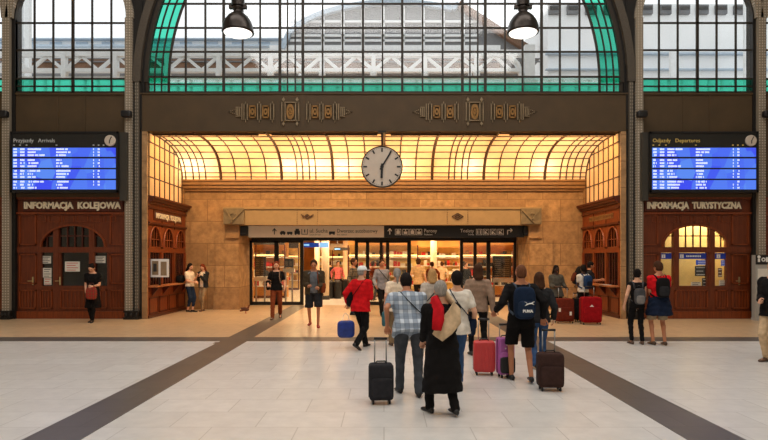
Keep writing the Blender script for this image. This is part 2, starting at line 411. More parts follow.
ARMS = {  # wrist: (outward, forward, up from pelvis)
    'down': (.27, .04, -.03), 'swingf': (.26, .20, .02), 'swingb': (.27, -.18, .03), 'phone': (.05, .27, .36), 'front': (.08, .26, .14),
    'low': (.13, .22, .04), 'strap': (.14, .16, .38), 'counter': (.10, .40, .22), 'bent': (.22, .26, .12), 'fold': (-.06, .22, .16), 'elbowout': (.36, .10, .10), 'pull': (.30, -.22, .0)}
def person(x, y, H, heading, label, skin='light', lean=0, stance='stand', armL='down', armR='down', head=(0, 0), hair=('short', 'black'),
           top=None, bottom=None, dress=None, shoes=None, w=1.0, group=None, voxel=None, jacket=None, vox=.0115):
    """heading 0 faces the camera, 90 faces right, 180 faces away. L is the person's left (+x when facing the camera)."""
    k = H/1.75
    root = thing('person', label, 'person', (x, y, 0), math.radians(heading), group)
    v = voxel or vox
    feet = {'stand': ((.11, .02, 0), (-.11, -.02, 0)), 'walk': ((.09, .30, .02), (-.09, -.30, .09)), 'walk2': ((.09, -.28, .08), (-.09, .28, .01)),
            'step': ((.11, .14, .0), (-.11, -.16, .03)), 'cross': ((.02, .10, 0), (-.05, -.05, 0)), 'wide': ((.16, 0, 0), (-.16, .04, 0)), 'step2': ((.09, -.16, .03), (-.09, .14, 0))}[stance]
    hz = .925*k; tl, sl = .435*k, .43*k
    for (fx, ff, fl) in feet:
        d = math.hypot(ff*k, (abs(fx)-.09)*k); need = math.sqrt(max(0, (tl+sl)**2*.993 - d*d)) + .075*k + fl*k*.9
        hz = min(hz, need + .02*k)
    P = Vector((0, 0, hz)); la = math.radians(lean); u = Vector((0, -math.sin(la), math.cos(la))); b = Vector((0, math.cos(la), math.sin(la)))
    P += b*math.sin(la)*.12
    TP = lambda xx, t, d=0: P + Vector((xx*k, 0, 0)) + u*t*k + b*d*k
    J = {'k': k, 'TP': TP, 'u': u, 'b': b, 'root': root}
    body = MB()
    # torso
    prof = [(-.10, .120, .095, 0), (-.03, .158*w, .112, .01), (.06, .148*w, .102, 0), (.16, .134*w, .098, -.005), (.30, .160*w, .118, 0), (.41, .172*w, .112, .005), (.475, .150*w, .085, .01), (.52, .075, .06, .01)]
    def torso(mb, t0, t1, inf, flare=0., floor_t=None):
        rs = []
        ts = sorted(set([t0, t1] + [p[0] for p in prof if t0 < p[0] < t1]))
        for t in ts:
            q0 = prof[0]; q1 = prof[-1]
            for a, c in zip(prof, prof[1:]):
                if a[0] <= t <= c[0]: q0, q1 = a, c
            if t < prof[0][0]: q0 = q1 = (t, .165*w, .118, 0)
            f = 0 if q1[0] == q0[0] else (t-q0[0])/(q1[0]-q0[0])
            rx = q0[1]+(q1[1]-q0[1])*f; ry = q0[2]+(q1[2]-q0[2])*f; dd = q0[3]+(q1[3]-q0[3])*f
            fl = flare*max(0, (.16-t))
            rx = max(rx, .155*w if t < .02 else 0); ry = max(ry, .108 if t < .02 else 0)
            rs.append(ell(TP(0, t, dd), u, b, (rx+inf+fl)*k, (ry+inf+fl)*k))
        mb.rings(rs)
    torso(body, -.10, .52, -.004)
    sh = {}; el = {}; wr = {}
    for s, nm in ((1, 'L'), (-1, 'R')):
        sh[nm] = TP(s*.172*w, .452, .008)
        a = ARMS[armL if nm == 'L' else armR] if isinstance(armL if nm == 'L' else armR, str) else (armL if nm == 'L' else armR)
        tgt = P + Vector((s*a[0], -a[1], a[2]))*k + u*0
        if lean > 5: tgt += Vector((0, -math.sin(la)*.35*k, -.02*k))
        el[nm], wr[nm] = ik(sh[nm], tgt, .285*k, .255*k, (s*.35, .8, -.5))
        body.capsule(sh[nm], .050*k, el[nm], .040*k); body.capsule(el[nm], .039*k, wr[nm], .025*k)
        body.capsule(TP(s*.08, .475, .01), .05*k, sh[nm], .050*k)
    hip = {}; kn = {}; an = {}; ft = {}
    for i, (s, nm) in enumerate(((1, 'L'), (-1, 'R'))):
        fx, ff, fl = feet[i]
        hip[nm] = P + Vector((s*.088*k*w, 0, -.02*k)); tg = Vector((fx*k, -ff*k, (.075+fl)*k))
        kn[nm], an[nm] = ik(hip[nm], tg, tl, sl, (s*.12, -1, 0))
        body.capsule(hip[nm], .082*k*w, kn[nm], .052*k); body.capsule(kn[nm], .050*k, an[nm], .034*k)
        mid = kn[nm].lerp(an[nm], .3) + Vector((0, .014*k, 0)); body.ellipsoid(mid, (.048*k, .05*k, .10*k), 12, 8)
        pitch = .9 if fl > .05 else 0.
        fd = Vector((s*.12, -math.cos(pitch*.6), -math.sin(pitch*.6))).normalized(); ft[nm] = fd
        body.capsule(an[nm] + Vector((0, .02*k, -.035*k)), .032*k, an[nm] + fd*.13*k + Vector((0, 0, -.045*k)), .026*k)
    # neck and head
    yaw, pit = head; nb = TP(0, .50, .015)
    hd = Matrix.Rotation(math.radians(yaw), 3, 'Z') @ Matrix.Rotation(math.radians(lean*.5+pit), 3, 'X')
    fwd = hd @ Vector((0, 0, 1))
    hc = nb + (Vector((0, -math.sin(la*.8), math.cos(la*.8)))*.100 + fwd*.080)*k + Vector((0, -.01*k, 0))
    hc += Matrix.Rotation(math.radians(yaw), 3, 'Z') @ Vector((0, -max(0, math.sin(math.radians(pit)))*.04*k, 0))
    for s in (-1, 1): body.capsule(nb.lerp(hc, .25) + Vector((s*.02, .01, 0))*k, .040*k, TP(s*.13, .468, .01), .036*k)
    body.capsule(nb, .060*k, hc + hd @ Vector((0, .02*k, -.055*k)), .052*k)
    bo = remesh(body, 'body', [SKIN[skin], M['eye'], M['lip']], root, v)
    hm = MB(); head_mesh(hm, hc, hd, k)
    for s, nm in ((1, 'L'), (-1, 'R')):
        d = (wr[nm]-el[nm]).normalized(); pn = Vector((-s, -.35, .1)); cu = .45
        a = armL if nm == 'L' else armR
        if a in ('phone', 'front', 'counter', 'low', 'fold'): pn = Vector((-s*.6, .2, -.3)) if a != 'phone' else Vector((-s*.8, .5, .2)); cu = .8
        if a in ('pull', 'bent', 'elbowout') or not isinstance(a, str): cu = 1.15; pn = Vector((0, 1, 0)) if d.z < -.6 else Vector((-s*.3, .2, -1))
        if d.z < -.75: d = (d + Vector((0, 0, -.6))).normalized()
        hand(hm, wr[nm], d, pn, Vector((0, -1, .3)), k, cu)
    ho = hm.build('tmp', [SKIN[skin], M['eye'], M['lip']], smooth=True)
    bm = bmesh.new(); bm.from_mesh(bo.data); bm.from_mesh(ho.data); bm.to_mesh(bo.data); bm.free()
    for p in bo.data.polygons: p.use_smooth = True
    bpy.data.objects.remove(ho)
    # hair
    st, hcn = hair
    hb = MB()
    if st != 'none':
        hb.ellipsoid(hc + hd @ Vector((0, .013, .024))*k, (.088*k, .103*k, .115*k), 20, 14, rot=hd)
        if st == 'short': hb.ellipsoid(hc + hd @ Vector((0, .035, -.02))*k, (.079*k, .072*k, .080*k), 16, 10, rot=hd)
        if st == 'crop': hb = MB(); hb.ellipsoid(hc + hd @ Vector((0, .014, .016))*k, (.079*k, .093*k, .104*k), 20, 14, rot=hd); hb.ellipsoid(hc + hd @ Vector((0, .03, -.02))*k, (.075*k, .072*k, .075*k), 16, 10, rot=hd)
        if st in ('long', 'bob'):
            L = -.30 if st == 'long' else -.17
            pts = [hc + hd @ Vector((0, .03, .04))*k, hc + hd @ Vector((0, .055, -.06))*k, nb + Vector((0, .075, .05))*k if st == 'bob' else nb + Vector((0, .09, .0))*k, hc + Vector((0, .10, L))*k]
            rs = []
            for q, p in enumerate(pts):
                rx, ry = ((.085, .07), (.092, .062), (.095, .05), (.07, .03))[q]; rs.append([p + Vector((math.cos(a)*rx, math.sin(a)*ry, 0))*k for a in (2*PI*j/16 for j in range(16))])
            hb.rings(rs)
            for s in (-1, 1): hb.capsule(hc + hd @ Vector((s*.074, .0, .03))*k, .024*k, hc + hd @ Vector((s*.078, -.01, -.12 if st == 'bob' else -.19))*k, .020*k)
        if st == 'bun': hb.ellipsoid(hc + hd @ Vector((0, .10, .06))*k, (.042*k, .040*k, .042*k), 12, 8); hb.ellipsoid(hc + hd @ Vector((0, .035, -.02))*k, (.078*k, .070*k, .070*k), 14, 8, rot=hd)
        if st == 'pony':
            hb.ellipsoid(hc + hd @ Vector((0, .035, -.02))*k, (.078*k, .070*k, .070*k), 14, 8, rot=hd)
            hb.tube([hc + hd @ Vector((0, .10, .03))*k, hc + Vector((0, .135, -.05))*k, hc + Vector((0, .12, -.14))*k, hc + Vector((0, .11, -.22))*k], [.025*k, .035*k, .03*k, .012*k], 10)
        remesh(hb, 'hair', HAIR[hcn], root, min(v, .010), 3)
    J.update(sh=sh, el=el, wr=wr, hip=hip, kn=kn, an=an, hc=hc, hd=hd, nb=nb, P=P)
    def sleeves(mb, kind, inf):
        for nm in 'LR':
            mb.capsule(TP((.09 if nm == 'L' else -.09), .462, .01), (.050+inf)*k, sh[nm], (.053+inf)*k)
            if kind == 'long': mb.capsule(sh[nm], (.054+inf)*k, el[nm], (.045+inf)*k); mb.capsule(el[nm], (.045+inf)*k, wr[nm].lerp(el[nm], .08), (.029+inf)*k)
            elif kind == 'short': mb.capsule(sh[nm], (.054+inf)*k, sh[nm].lerp(el[nm], .60), (.047+inf*.8)*k)
            elif kind == 'threequarter': mb.capsule(sh[nm], (.054+inf)*k, el[nm], (.046+inf)*k); mb.capsule(el[nm], (.046+inf)*k, el[nm].lerp(wr[nm], .35), (.042+inf)*k)
    if bottom:
        bb = MB(); kind, bmn = bottom
        inf = {'trousers': .017, 'shorts': .026, 'leggings': .010, 'capri': .015}.get(kind, .02)
        torso(bb, -.10, .10, inf*.7)
        for nm in 'LR':
            if kind in ('trousers', 'leggings', 'capri'):
                end = {'trousers': .0, 'leggings': .06, 'capri': .35}[kind]
                bb.capsule(hip[nm], (.082*w+inf)*k, kn[nm], (.054+inf)*k)
                e = an[nm].lerp(kn[nm], end); bb.capsule(kn[nm], (.052+inf)*k, e, (.040+inf*(1.2 if kind == 'trousers' else .6))*k)
                bb.ellipsoid(kn[nm].lerp(an[nm], .3)+Vector((0, .012*k, 0)), ((.05+inf)*k, (.052+inf)*k, .11*k), 12, 8)
            else:
                e = hip[nm].lerp(kn[nm], .92); rs = []
                for t, r in ((-.05, .088), (.25, .092), (.6, .088), (.94, .088)):
                    c = hip[nm].lerp(kn[nm], t); rs.append([c + Vector((math.cos(a), math.sin(a), 0))*(r*w+.006)*k for a in (2*PI*j/16 for j in range(16))])
                bb.rings(rs)
        remesh(bb, 'shorts' if kind == 'shorts' else 'trousers', bmn, root, v, 3, .004)
    if dress:
        kind, hem, dm, sleeve = dress        # hem measured from pelvis
        dd = MB(); torso(dd, .0, .50, .018)
        rs = [ell(P + Vector((0, 0, .10*k)), None, Vector((0, 1, 0)), .155*k*w, .118*k)]
        for t in (.33, .66, 1.0):
            rs.append(ell(P + Vector((0, 0, hem*t*k)), None, Vector((0, 1, 0)), (.172+.05*t)*k*w, (.135+.05*t)*k))
        dd.rings(rs); sleeves(dd, sleeve, .012)
        remesh(dd, kind, dm, root, v, 3, .006)
    if top:
        kind, hem, tm, sleeve = top[:4]; inf = top[4] if len(top) > 4 else .018; fl = top[5] if len(top) > 5 else .06
        tb = MB(); torso(tb, hem, .505, inf, fl); sleeves(tb, sleeve, inf*.7)
        remesh(tb, kind, tm, root, v, 3, .005)
    if jacket:
        kind, hem, jm, sleeve = jacket[:4]
        jb = MB()
        for s in (-1, 1):     # two open front halves
            rs = []
            for t in (hem, .0, .16, .30, .42, .50):
                q = {hem: (.205, .165), .0: (.200, .160), .16: (.188, .155), .30: (.200, .168), .42: (.198, .150), .50: (.120, .095)}[t]
                ring = []
                for j in range(13):
                    a = PI/2 + s*(-PI*.86*j/12); ring.append(TP(0, t, .01) + Vector((1,0,0))*math.cos(a)*q[0]*w*k + b*math.sin(a)*q[1]*k)
                for j in range(12, -1, -1):
                    a = PI/2 + s*(-PI*.86*j/12); ring.append(TP(0, t, .01) + Vector((1,0,0))*math.cos(a)*(q[0]*w-.028)*k + b*math.sin(a)*(q[1]-.028)*k)
                rs.append(ring)
            jb.rings(rs)
        sleeves(jb, sleeve, .024)
        remesh(jb, kind, jm, root, v, 2, .005)
    # shoes
    shm = shoes or M['black']
    for nm in 'LR':
        sb = MB(); a = an[nm]; s = 1 if nm == 'L' else -1
        lifted = a.z > .12*k
        R = Matrix.Rotation(s*.12, 3, 'Z') @ Matrix.Rotation(.55 if lifted else 0, 3, 'X')
        rs = []
        for yy, wx, zt in ((.075, .020, .045), (.06, .034, .075), (.01, .038, .085), (-.06, .040, .070), (-.12, .046, .050), (-.17, .040, .038), (-.195, .020, .025)):
            ring = []
            for j in range(14):
                t = 2*PI*j/14; zz = (zt/2)*(1+math.sin(t)); ring.append(a + R @ Vector((math.cos(t)*wx*k, yy*k, -.073*k + zz*k)))
            rs.append(ring)
        sb.rings(rs); sb.build('shoe', shm, root, smooth=True)
    # keep the lowest sole on the floor
    root.location.z = -min((c.z for nm in 'LR' for c in [an[nm]]), default=0) + .074*k
    J['dz'] = root.location.z
    return J

def worn(J, name, label, cat, group=None):
    r = J['root']; o = thing(name, label, cat, r.location, r.rotation_euler.z, group); return o
def backpack(J, label, m, m2=None, size=1.0, w=.15, h=.24, d=.10, t=.27, logo=False, group=None, sm_=None):
    k = J['k']; TP = J['TP']; b = J['b']; u = J['u']; m2 = m2 or m
    r = worn(J, 'backpack', label, 'backpack', group)
    R = Matrix((Vector((1,0,0)), b, u)).transposed()
    c = TP(0, t, .135+d*.9)
    MB().sbox(c, (w*size*k, d*size*k, h*size*k), .55, rot=R).build('bag_body', m, r, smooth=True)
    MB().sbox(c + b*d*.85*size*k - u*.08*size*k, (w*.74*size*k, d*.45*size*k, h*.5*size*k), .5, rot=R).build('front_pocket', m2, r, smooth=True)
    for s in (-1, 1):
        mb = MB()
        mb.tube([TP(s*.085, t+h*.75, .135), TP(s*.105, .50, .09), TP(s*.115, .52, .0), TP(s*.12, .45, -.12), TP(s*.13, .33, -.155), TP(s*.165, .20, -.10), TP(s*.18, .13, .02), TP(s*.14, .08, .13)], .020*k, 8, flat=.5)
        mb.build('shoulder_strap', sm_ or m, r, smooth=True)
    mb = MB(); mb.tube([TP(-.03, t+h*.95, .15), TP(-.02, t+h*1.1, .155), TP(.02, t+h*1.1, .155), TP(.03, t+h*.95, .15)], .006*k, 6); mb.build('carry_loop', m, r, smooth=True)
    return r, c, R

def suitcase(x, y, label, m, w=.42, h=.58, d=.24, hz=.95, rz=0., tilt=0., deco=None, hard=True, group=None, lay=None):
    r = thing('suitcase', label, 'suitcase', (x, y, 0), rz, group)
    if tilt: r.rotation_euler = (tilt, 0, rz)
    z0 = .05
    mb = MB(); mb.sbox((0, 0, z0+h/2), (w/2, d/2, h/2), .22, n=32, m=16); mb.build('shell', m, r, smooth=True)
    rb = MB()
    if hard:
        for i in range(-2, 3): rb.box(i*w*.16-.008, i*w*.16+.008, -d/2-.004, d/2+.004, z0+.05, z0+h-.05)
        rb.build('shell_rib', m, r, bevel=.004)
    else:
        rb.sbox((0, -d/2, z0+h*.36), (w*.42, .03, h*.27), .3); rb.build('front_pocket', m, r, smooth=True)
    zb = MB(); zb.box(-w/2-.003, w/2+.003, -.008, .008, z0+.03, z0+h-.03); zb.build('zip_seam', M['black'], r)
    hb = MB()
    for s in (-1, 1): hb.tube([(s*w*.24, d*.38, z0+h-.04), (s*w*.24, d*.38, hz)], .009, 8)
    hb.build('telescopic_handle', M['steel'], r, smooth=True)
    gb = MB(); gb.tube([(-w*.27, d*.38, hz), (w*.27, d*.38, hz)], .016, 10); gb.build('grip', M['black'], r, smooth=True)
    tb = MB(); tb.tube([(-.07, 0, z0+h-.005), (-.05, 0, z0+h+.025), (.05, 0, z0+h+.025), (.07, 0, z0+h-.005)], .009, 8); tb.build('top_handle', M['black'], r, smooth=True)
    for sx in (-1, 1):
        for sy in (-1, 1):
            MB().lathe([(0, -.012), (.024, -.012), (.027, 0), (.024, .012), (0, .012)], (sx*(w/2-.05), sy*(d/2-.04), .027), 14, axis='x').build('wheel', M['black'], r, smooth=True)
    if deco: deco(r, w, h, d, z0)
    return r

C = lambda n, *rgb: cloth(n, S(*rgb))
c_black = C('black_cloth', 24, 22, 22); c_charcoal = C('charcoal_cloth', 42, 42, 44); c_navy = C('navy_cloth', 24, 34, 54)
c_jean = C('blue_denim', 58, 84, 122); c_djean = C('dark_denim', 34, 46, 66); c_white = C('white_cotton', 226, 218, 204); c_cream = C('cream_cotton', 238, 218, 190)
c_red = C('red_jacket_cloth', 206, 24, 30); c_rust = C('rust_cloth', 128, 62, 34); c_olive = C('olive_jacket_cloth', 74, 62, 46); c_grey = C('grey_cotton', 106, 110, 116)
c_khaki = C('khaki_cotton', 158, 140, 112); c_beige = C('beige_cotton', 206, 178, 142); c_taupe = C('taupe_knit', 150, 124, 104); c_tan = C('tan_cotton', 216, 176, 124)
c_stone = C('stone_trousers', 146, 122, 92); c_tunic = C('grey_tunic_cloth', 88, 84, 74); c_lgrey = C('light_grey_shirt', 146, 144, 148)
plaid_blue = plaid('pale_blue_plaid', S(196, 206, 216), S(112, 128, 146), S(78, 92, 110), 17)
plaid_dark = plaid('dark_plaid', S(96, 84, 66), S(48, 44, 42), S(150, 130, 100))
s_white = mat('white_shoe', S(206, 200, 192), rough=.6); s_red = mat('red_shoe', S(150, 40, 32), rough=.6); s_brown = mat('brown_shoe', S(84, 60, 44), rough=.6)
s_black = mat('black_shoe', S(26, 24, 24), rough=.5)
c_redtee = C('red_tee_cloth', 214, 26, 34); c_pink = C('pink_top_cloth', 206, 110, 110)

def crossbag(J, name, label, cat, m, side=1, z=-.02, size=(.13, .05, .11), fwd=-.02, strap=True):
    k = J['k']; TP = J['TP']; r = worn(J, name, label, cat)
    c = TP(side*.235, z, fwd)
    MB().sbox(c, (size[1]*k, size[0]*k, size[2]*k), .5).build('bag_body', m, r, smooth=True)
    MB().sbox(c + Vector((side*.02*k, 0, size[2]*.35*k)), (size[1]*k*.85, size[0]*k*1.02, size[2]*.6*k), .45).build('flap', m, r, smooth=True)
    if strap:
        s2 = -side if strap == 'cross' else side
        mb = MB()
        mb.tube([c + Vector((0, -.05*k, size[2]*k*.8)), TP(side*.13, .2, -.145), TP(s2*.02 if s2 != side else side*.10, .36, -.16), TP(s2*.10, .49, -.07), TP(s2*.11, .535, .02), TP(s2*.10, .47, .12), TP(s2*.02 if s2 != side else side*.12, .33, .155), TP(side*.14, .15, .135), c + Vector((0, .05*k, size[2]*k*.8))], .013*k, 6, flat=.5)
        mb.build('strap', m, r, smooth=True)
    return r

# --- 1 woman in black dress by the left doors, looking into her bag
J = person(X(93, 16.1), 16.1, 1.68, 8, 'woman in a black knee-length dress looking down into a bag by wooden doors', lean=4, stance='cross', armL='front', armR='low',
           head=(-8, 32), hair=('bun', 'black'), dress=('dress', -.50, c_black, 'short'), shoes=s_black, skin='light', bottom=('leggings', c_black))
k = J['k']; r = worn(J, 'tote_bag', 'red and brown patterned tote bag held open in front of the black dress', 'bag')
m_tote = plaid('patterned_tote', S(132, 68, 40), S(176, 40, 34), S(44, 28, 22), 22)
MB().sbox((.06, -.29, J['P'].z-.06), (.14, .06, .17), .5).build('bag_body', m_tote, r, smooth=True)
MB().tube([(-.02, -.29, J['P'].z+.08), (0, -.28, J['P'].z+.22), (.10, -.28, J['P'].z+.22), (.14, -.29, J['P'].z+.08)], .010, 8).build('bag_handle', M['wood_dark'], r, smooth=True)
# --- 2, 3 two young women at the left ticket kiosk
J = person(-6.56, 19.35, 1.66, 70, 'young woman in white top and dark jeans leaning at the left ticket counter end', lean=-2, stance='cross', armL='phone', armR='front',
           head=(0, 18), hair=('bob', 'black'), top=('shirt', -.02, c_cream, 'short'), bottom=('capri', c_djean), shoes=s_black, w=.92, vox=.014)
J = person(-6.18, 19.6, 1.64, -14, 'young woman with long red-brown hair texting against the stone wall', stance='cross', armL='phone', armR='phone', head=(0, 24), hair=('long', 'red'),
           top=('top', -.04, c_cream, 'short'), jacket=('cardigan', -.06, c_charcoal, 'long'), bottom=('leggings', c_stone), shoes=s_brown, w=.9, vox=.014)
k = J['k']
for JJ, lab in ((J, 'dark phone held up by the long-haired young woman'),):
    r = worn(JJ, 'mobile_phone', lab, 'phone'); c = (JJ['wr']['L']+JJ['wr']['R'])/2 + Vector((0, -.07, .07)); MB().sbox(c, (.036, .008, .07), .3).build('phone_case', M['black'], r, smooth=True)
# --- 4 woman in black tee walking out of doors
J = person(X(277, 17.2), 17.1, 1.74, 6, 'woman in black tee and rust brown trousers walking out of the left glass door', stance='walk2', armL='swingf', armR='bent', hair=('bob', 'red'),
           top=('shirt', -.06, c_black, 'short'), bottom=('trousers', c_rust), shoes=s_brown, w=.95)
crossbag(J, 'shoulder_bag', 'black shoulder bag on the right arm of the woman in rust trousers', 'bag', c_black, side=-1, z=.1, size=(.12, .06, .15))
crossbag(J, 'handbag', 'small tan handbag carried by the woman in rust trousers', 'bag', c_taupe, side=1, z=-.02, size=(.1, .05, .1), strap=True)
# --- 6 man in open jacket and shorts
J = person(X(314, 15.0), 15.0, 1.78, 4, 'man in open olive jacket and dark shorts walking out through the doors', skin='tan', lean=5, stance='step', armL=(.12, .27, .12), armR=(.12, .27, .16), head=(0, 12), hair=('short', 'brown'),
           top=('shirt', -.04, c_grey, 'short'), jacket=('jacket', -.12, c_olive, 'long'), bottom=('shorts', c_charcoal), shoes=s_red, w=1.18)
crossbag(J, 'messenger_bag', 'brown messenger bag hanging at the side of the man in olive jacket', 'bag', c_rust, side=1, z=.08, size=(.14, .06, .13))
# --- 7 man in dark plaid behind the red jacket
person(X(354, 18.3), 18.3, 1.83, 75, 'man in dark plaid shirt standing inside the open doorway', stance='stand', armL='front', armR='down', hair=('short', 'brown'), top=('shirt', -.06, plaid_dark, 'long'),
       bottom=('trousers', c_djean), shoes=s_black, skin='tan', vox=.014)
# --- 8 man in red jacket, white cap, blue bag
J = person(X(361, 11.3), 11.3, 1.68, 148, 'person in bright red jacket and white cap striding towards the glass doors', stance='walk', armL=(.34, .02, .02), armR='strap', head=(-10, 4), hair=('crop', 'grey'), lean=4,
           top=('jacket', -.13, c_red, 'long', .034), bottom=('trousers', c_black), shoes=s_black, w=1.05)
k = J['k']; r = worn(J, 'cap', 'white cap on the head of the person in red jacket', 'cap'); hd = J['hd']; hc = J['hc']
MB().lathe([(0, .125), (.04, .122), (.075, .105), (.097, .06), (.103, .03), (.098, .03)], hc, 24).build('crown', M['white'], r, smooth=True)
MB().sbox(hc + hd @ Vector((0, -.13, .045)), (.07, .06, .006), .7).build('peak', M['white'], r, smooth=True)
w_ = J['root'].matrix_world
def hand_world(J, nm, dz=0):
    r = J['root']; a = r.rotation_euler.z; p = J['wr'][nm]; R = Matrix.Rotation(a, 3, 'Z'); return R @ p + Vector(r.location)
hp = hand_world(J, 'L')
def tote(pos, label, m, w=.2, h=.2, d=.07, rz=0.):
    r = thing('carrier_bag', label, 'bag', (pos.x, pos.y, pos.z-.16-2*h), rz)
    MB().sbox((0, 0, h), (w, d, h), .45).build('bag_body', m, r, smooth=True)
    MB().tube([(-w*.4, 0, 2*h-.01), (-w*.3, 0, 2*h+.10), (-.01, 0, 2*h+.15), (w*.25, 0, 2*h+.10), (w*.4, 0, 2*h-.01)], .008, 8).build('bag_handle', M['white'], r, smooth=True)
    return r
tote(Vector((X(346, 11.2), 11.2, .73)), 'bright blue carrier bag hanging from the hand of the person in red jacket', mat('blue_bag_plastic', S(28, 52, 132), rough=.35, vary=.3, scale=9, bump=.3), .17, .17, .07, .2)
r = crossbag(J, 'shoulder_bag', 'black shoulder bag slung over the red jacket', 'bag', c_black, side=1, z=.12, size=(.15, .07, .17), strap='cross')
# --- 9 man in light grey shirt behind
J = person(X(382, 17.9), 17.9, 1.80, 18, 'man in grey shirt with dark crossbody strap walking out of the middle doors', skin='tan', stance='walk2', armL='swingb', armR='swingf', hair=('short', 'brown'), top=('shirt', -.10, c_lgrey, 'long'),
           bottom=('trousers', c_black), shoes=s_black, vox=.014)
crossbag(J, 'crossbody_bag', 'dark crossbody bag worn over the grey shirt', 'bag', c_charcoal, side=1, z=.02, size=(.11, .05, .1), strap='cross')
# --- 10 woman in cream top, grey ponytail
J = person(X(397, 11.6), 11.6, 1.60, 184, 'woman in loose cream top with grey ponytail seen from behind', stance='step', armL='down', armR='front', hair=('pony', 'grey'), top=('blouse', -.14, c_cream, 'short', .03, .15),
           bottom=('trousers', c_stone), shoes=s_brown, w=1.0)
tote(hand_world(J, 'L') + Vector((0, 0, .05)), 'small teal shopping bag in the hand of the cream-topped woman', mat('teal_bag', S(48, 110, 120), rough=.5, vary=.3), .09, .15, .04, 1.2)
# --- 11 tan shirt man near doors
person(X(418, 20.6), 20.3, 1.84, 160, 'man in tan shirt walking in through the right-hand open doorway', stance='step', hair=('short', 'brown'), top=('shirt', -.08, c_tan, 'short'), bottom=('trousers', c_charcoal), shoes=s_black, vox=.015)
# --- 12 plaid man leaning forward, close
J = person(X(409, 7.45), 7.45, 1.66, 186, 'man in pale blue plaid shirt leaning forward and pulling a dark suitcase', lean=32, stance='step', armL=(.30, -.12, .03), armR='front', head=(0, 8), hair=('short', 'black'),
           top=('shirt', -.12, plaid_blue, 'short', .03, .10), bottom=('trousers', C('grey_trousers', 74, 78, 84)), shoes=s_black, w=1.24, skin='tan', vox=.0105)
crossbag(J, 'crossbody_bag', 'dark grey bag worn across the back of the plaid shirt', 'bag', c_charcoal, side=-1, z=-.02, size=(.17, .09, .22), strap='cross')
suitcase(X(381, 7.0), 7.0, 'dark grey suitcase pulled at the left side of the man in plaid shirt', C('suitcase_dark_fabric', 46, 46, 50), .30, .44, .2, .78, rz=.1, hard=False)
# --- 13 blonde woman
J = person(X(432, 10.9), 10.9, 1.60, 192, 'blonde woman in pale grey striped top walking towards the doors', stance='step2', hair=('bob', 'blond'), top=('cardigan', -.10, C('striped_grey_top', 188, 176, 162), 'long', .026), bottom=('trousers', c_stone), shoes=s_brown)
crossbag(J, 'shoulder_bag', 'dark shoulder bag carried by the blonde woman', 'bag', c_charcoal, side=1, z=.1, size=(.11, .05, .11), strap='cross')
# --- 14 woman in black coat with shawl
J = person(X(442, 6.5), 6.5, 1.53, 200, 'grey-haired woman in long black coat wrapped in a beige and red shawl', lean=6, stance='step', armL=(.16, .24, .02), armR='front', head=(-14, 6), hair=('short', 'grey'),
           dress=('coat', -.62, c_black, 'long'), bottom=('trousers', c_black), shoes=s_black, w=1.25, vox=.0105)
k = J['k']; TP = J['TP']; r = worn(J, 'shawl', 'beige shawl with a red band over the black-coated shoulders', 'shawl')
def drape(pts, wid, m, nm, off):
    mb = MB(); rs = []
    for i, p in enumerate(pts):
        p = Vector(p); d = (Vector(pts[min(i+1, len(pts)-1)]) - Vector(pts[max(i-1, 0)])).normalized(); n = Vector((p.x, p.y, 0)) - Vector((J['P'].x, 0, 0)); n = (n.normalized() + Vector((0, 0, .5))).normalized()
        s = d.cross(n).normalized()*wid[i]
        ring = []
        for j in range(12):
            a = 2*PI*j/12; ring.append(p + s*math.cos(a) + n*(.022*math.sin(a) + .012*math.cos(a*3)+off))
        rs.append(ring)
    mb.rings(rs); mb.build(nm, m, r, smooth=True)
drape([TP(.02, .30, -.16), TP(-.02, .50, -.08), TP(-.10, .545, .02), TP(-.17, .46, .11), TP(-.10, .33, .18), TP(.04, .20, .19), TP(.15, .08, .17)], [.10, .12, .13, .13, .12, .10, .07], c_beige, 'beige_cloth', 0)
drape([TP(.05, .40, -.14), TP(.09, .545, -.03), TP(.10, .56, .05), TP(.10, .44, .15), TP(.13, .30, .19), TP(.16, .17, .19)], [.05, .06, .06, .06, .065, .05], C('red_shawl_band', 190, 24, 34), 'red_band', .015)
# --- 15 person in white shirt, jeans
J = person(X(456.5, 7.9), 7.9, 1.62, 190, 'dark-haired person in white shirt and blue jeans with blue shoulder strap', stance='step2', armL='front', armR='down', hair=('short', 'black'), top=('shirt', -.13, c_white, 'short', .028, .1),
           bottom=('trousers', c_jean), shoes=s_white, w=1.0, vox=.0105)
crossbag(J, 'crossbody_bag', 'navy crossbody bag worn over the white shirt', 'bag', c_navy, side=-1, z=-.03, size=(.11, .05, .13), strap='cross')
# --- 16 woman in taupe sweater with red case
J = person(X(478, 10.4), 10.4, 1.70, 178, 'tall woman in taupe sweater and black trousers walking with a red suitcase', stance='step', armL='down', armR=(.26, -.10, -.06), hair=('bob', 'brown'), top=('sweater', -.08, c_taupe, 'long', .026), bottom=('leggings', c_black), shoes=s_black)
m_redcase = mat('coral_red_shell', S(208, 62, 62), rough=.35, vary=.08)
suitcase(X(484, 8.75), 8.75, 'bright red hard-shell suitcase trailed behind the woman in taupe sweater', m_redcase, .33, .47, .22, .84, rz=-.08)
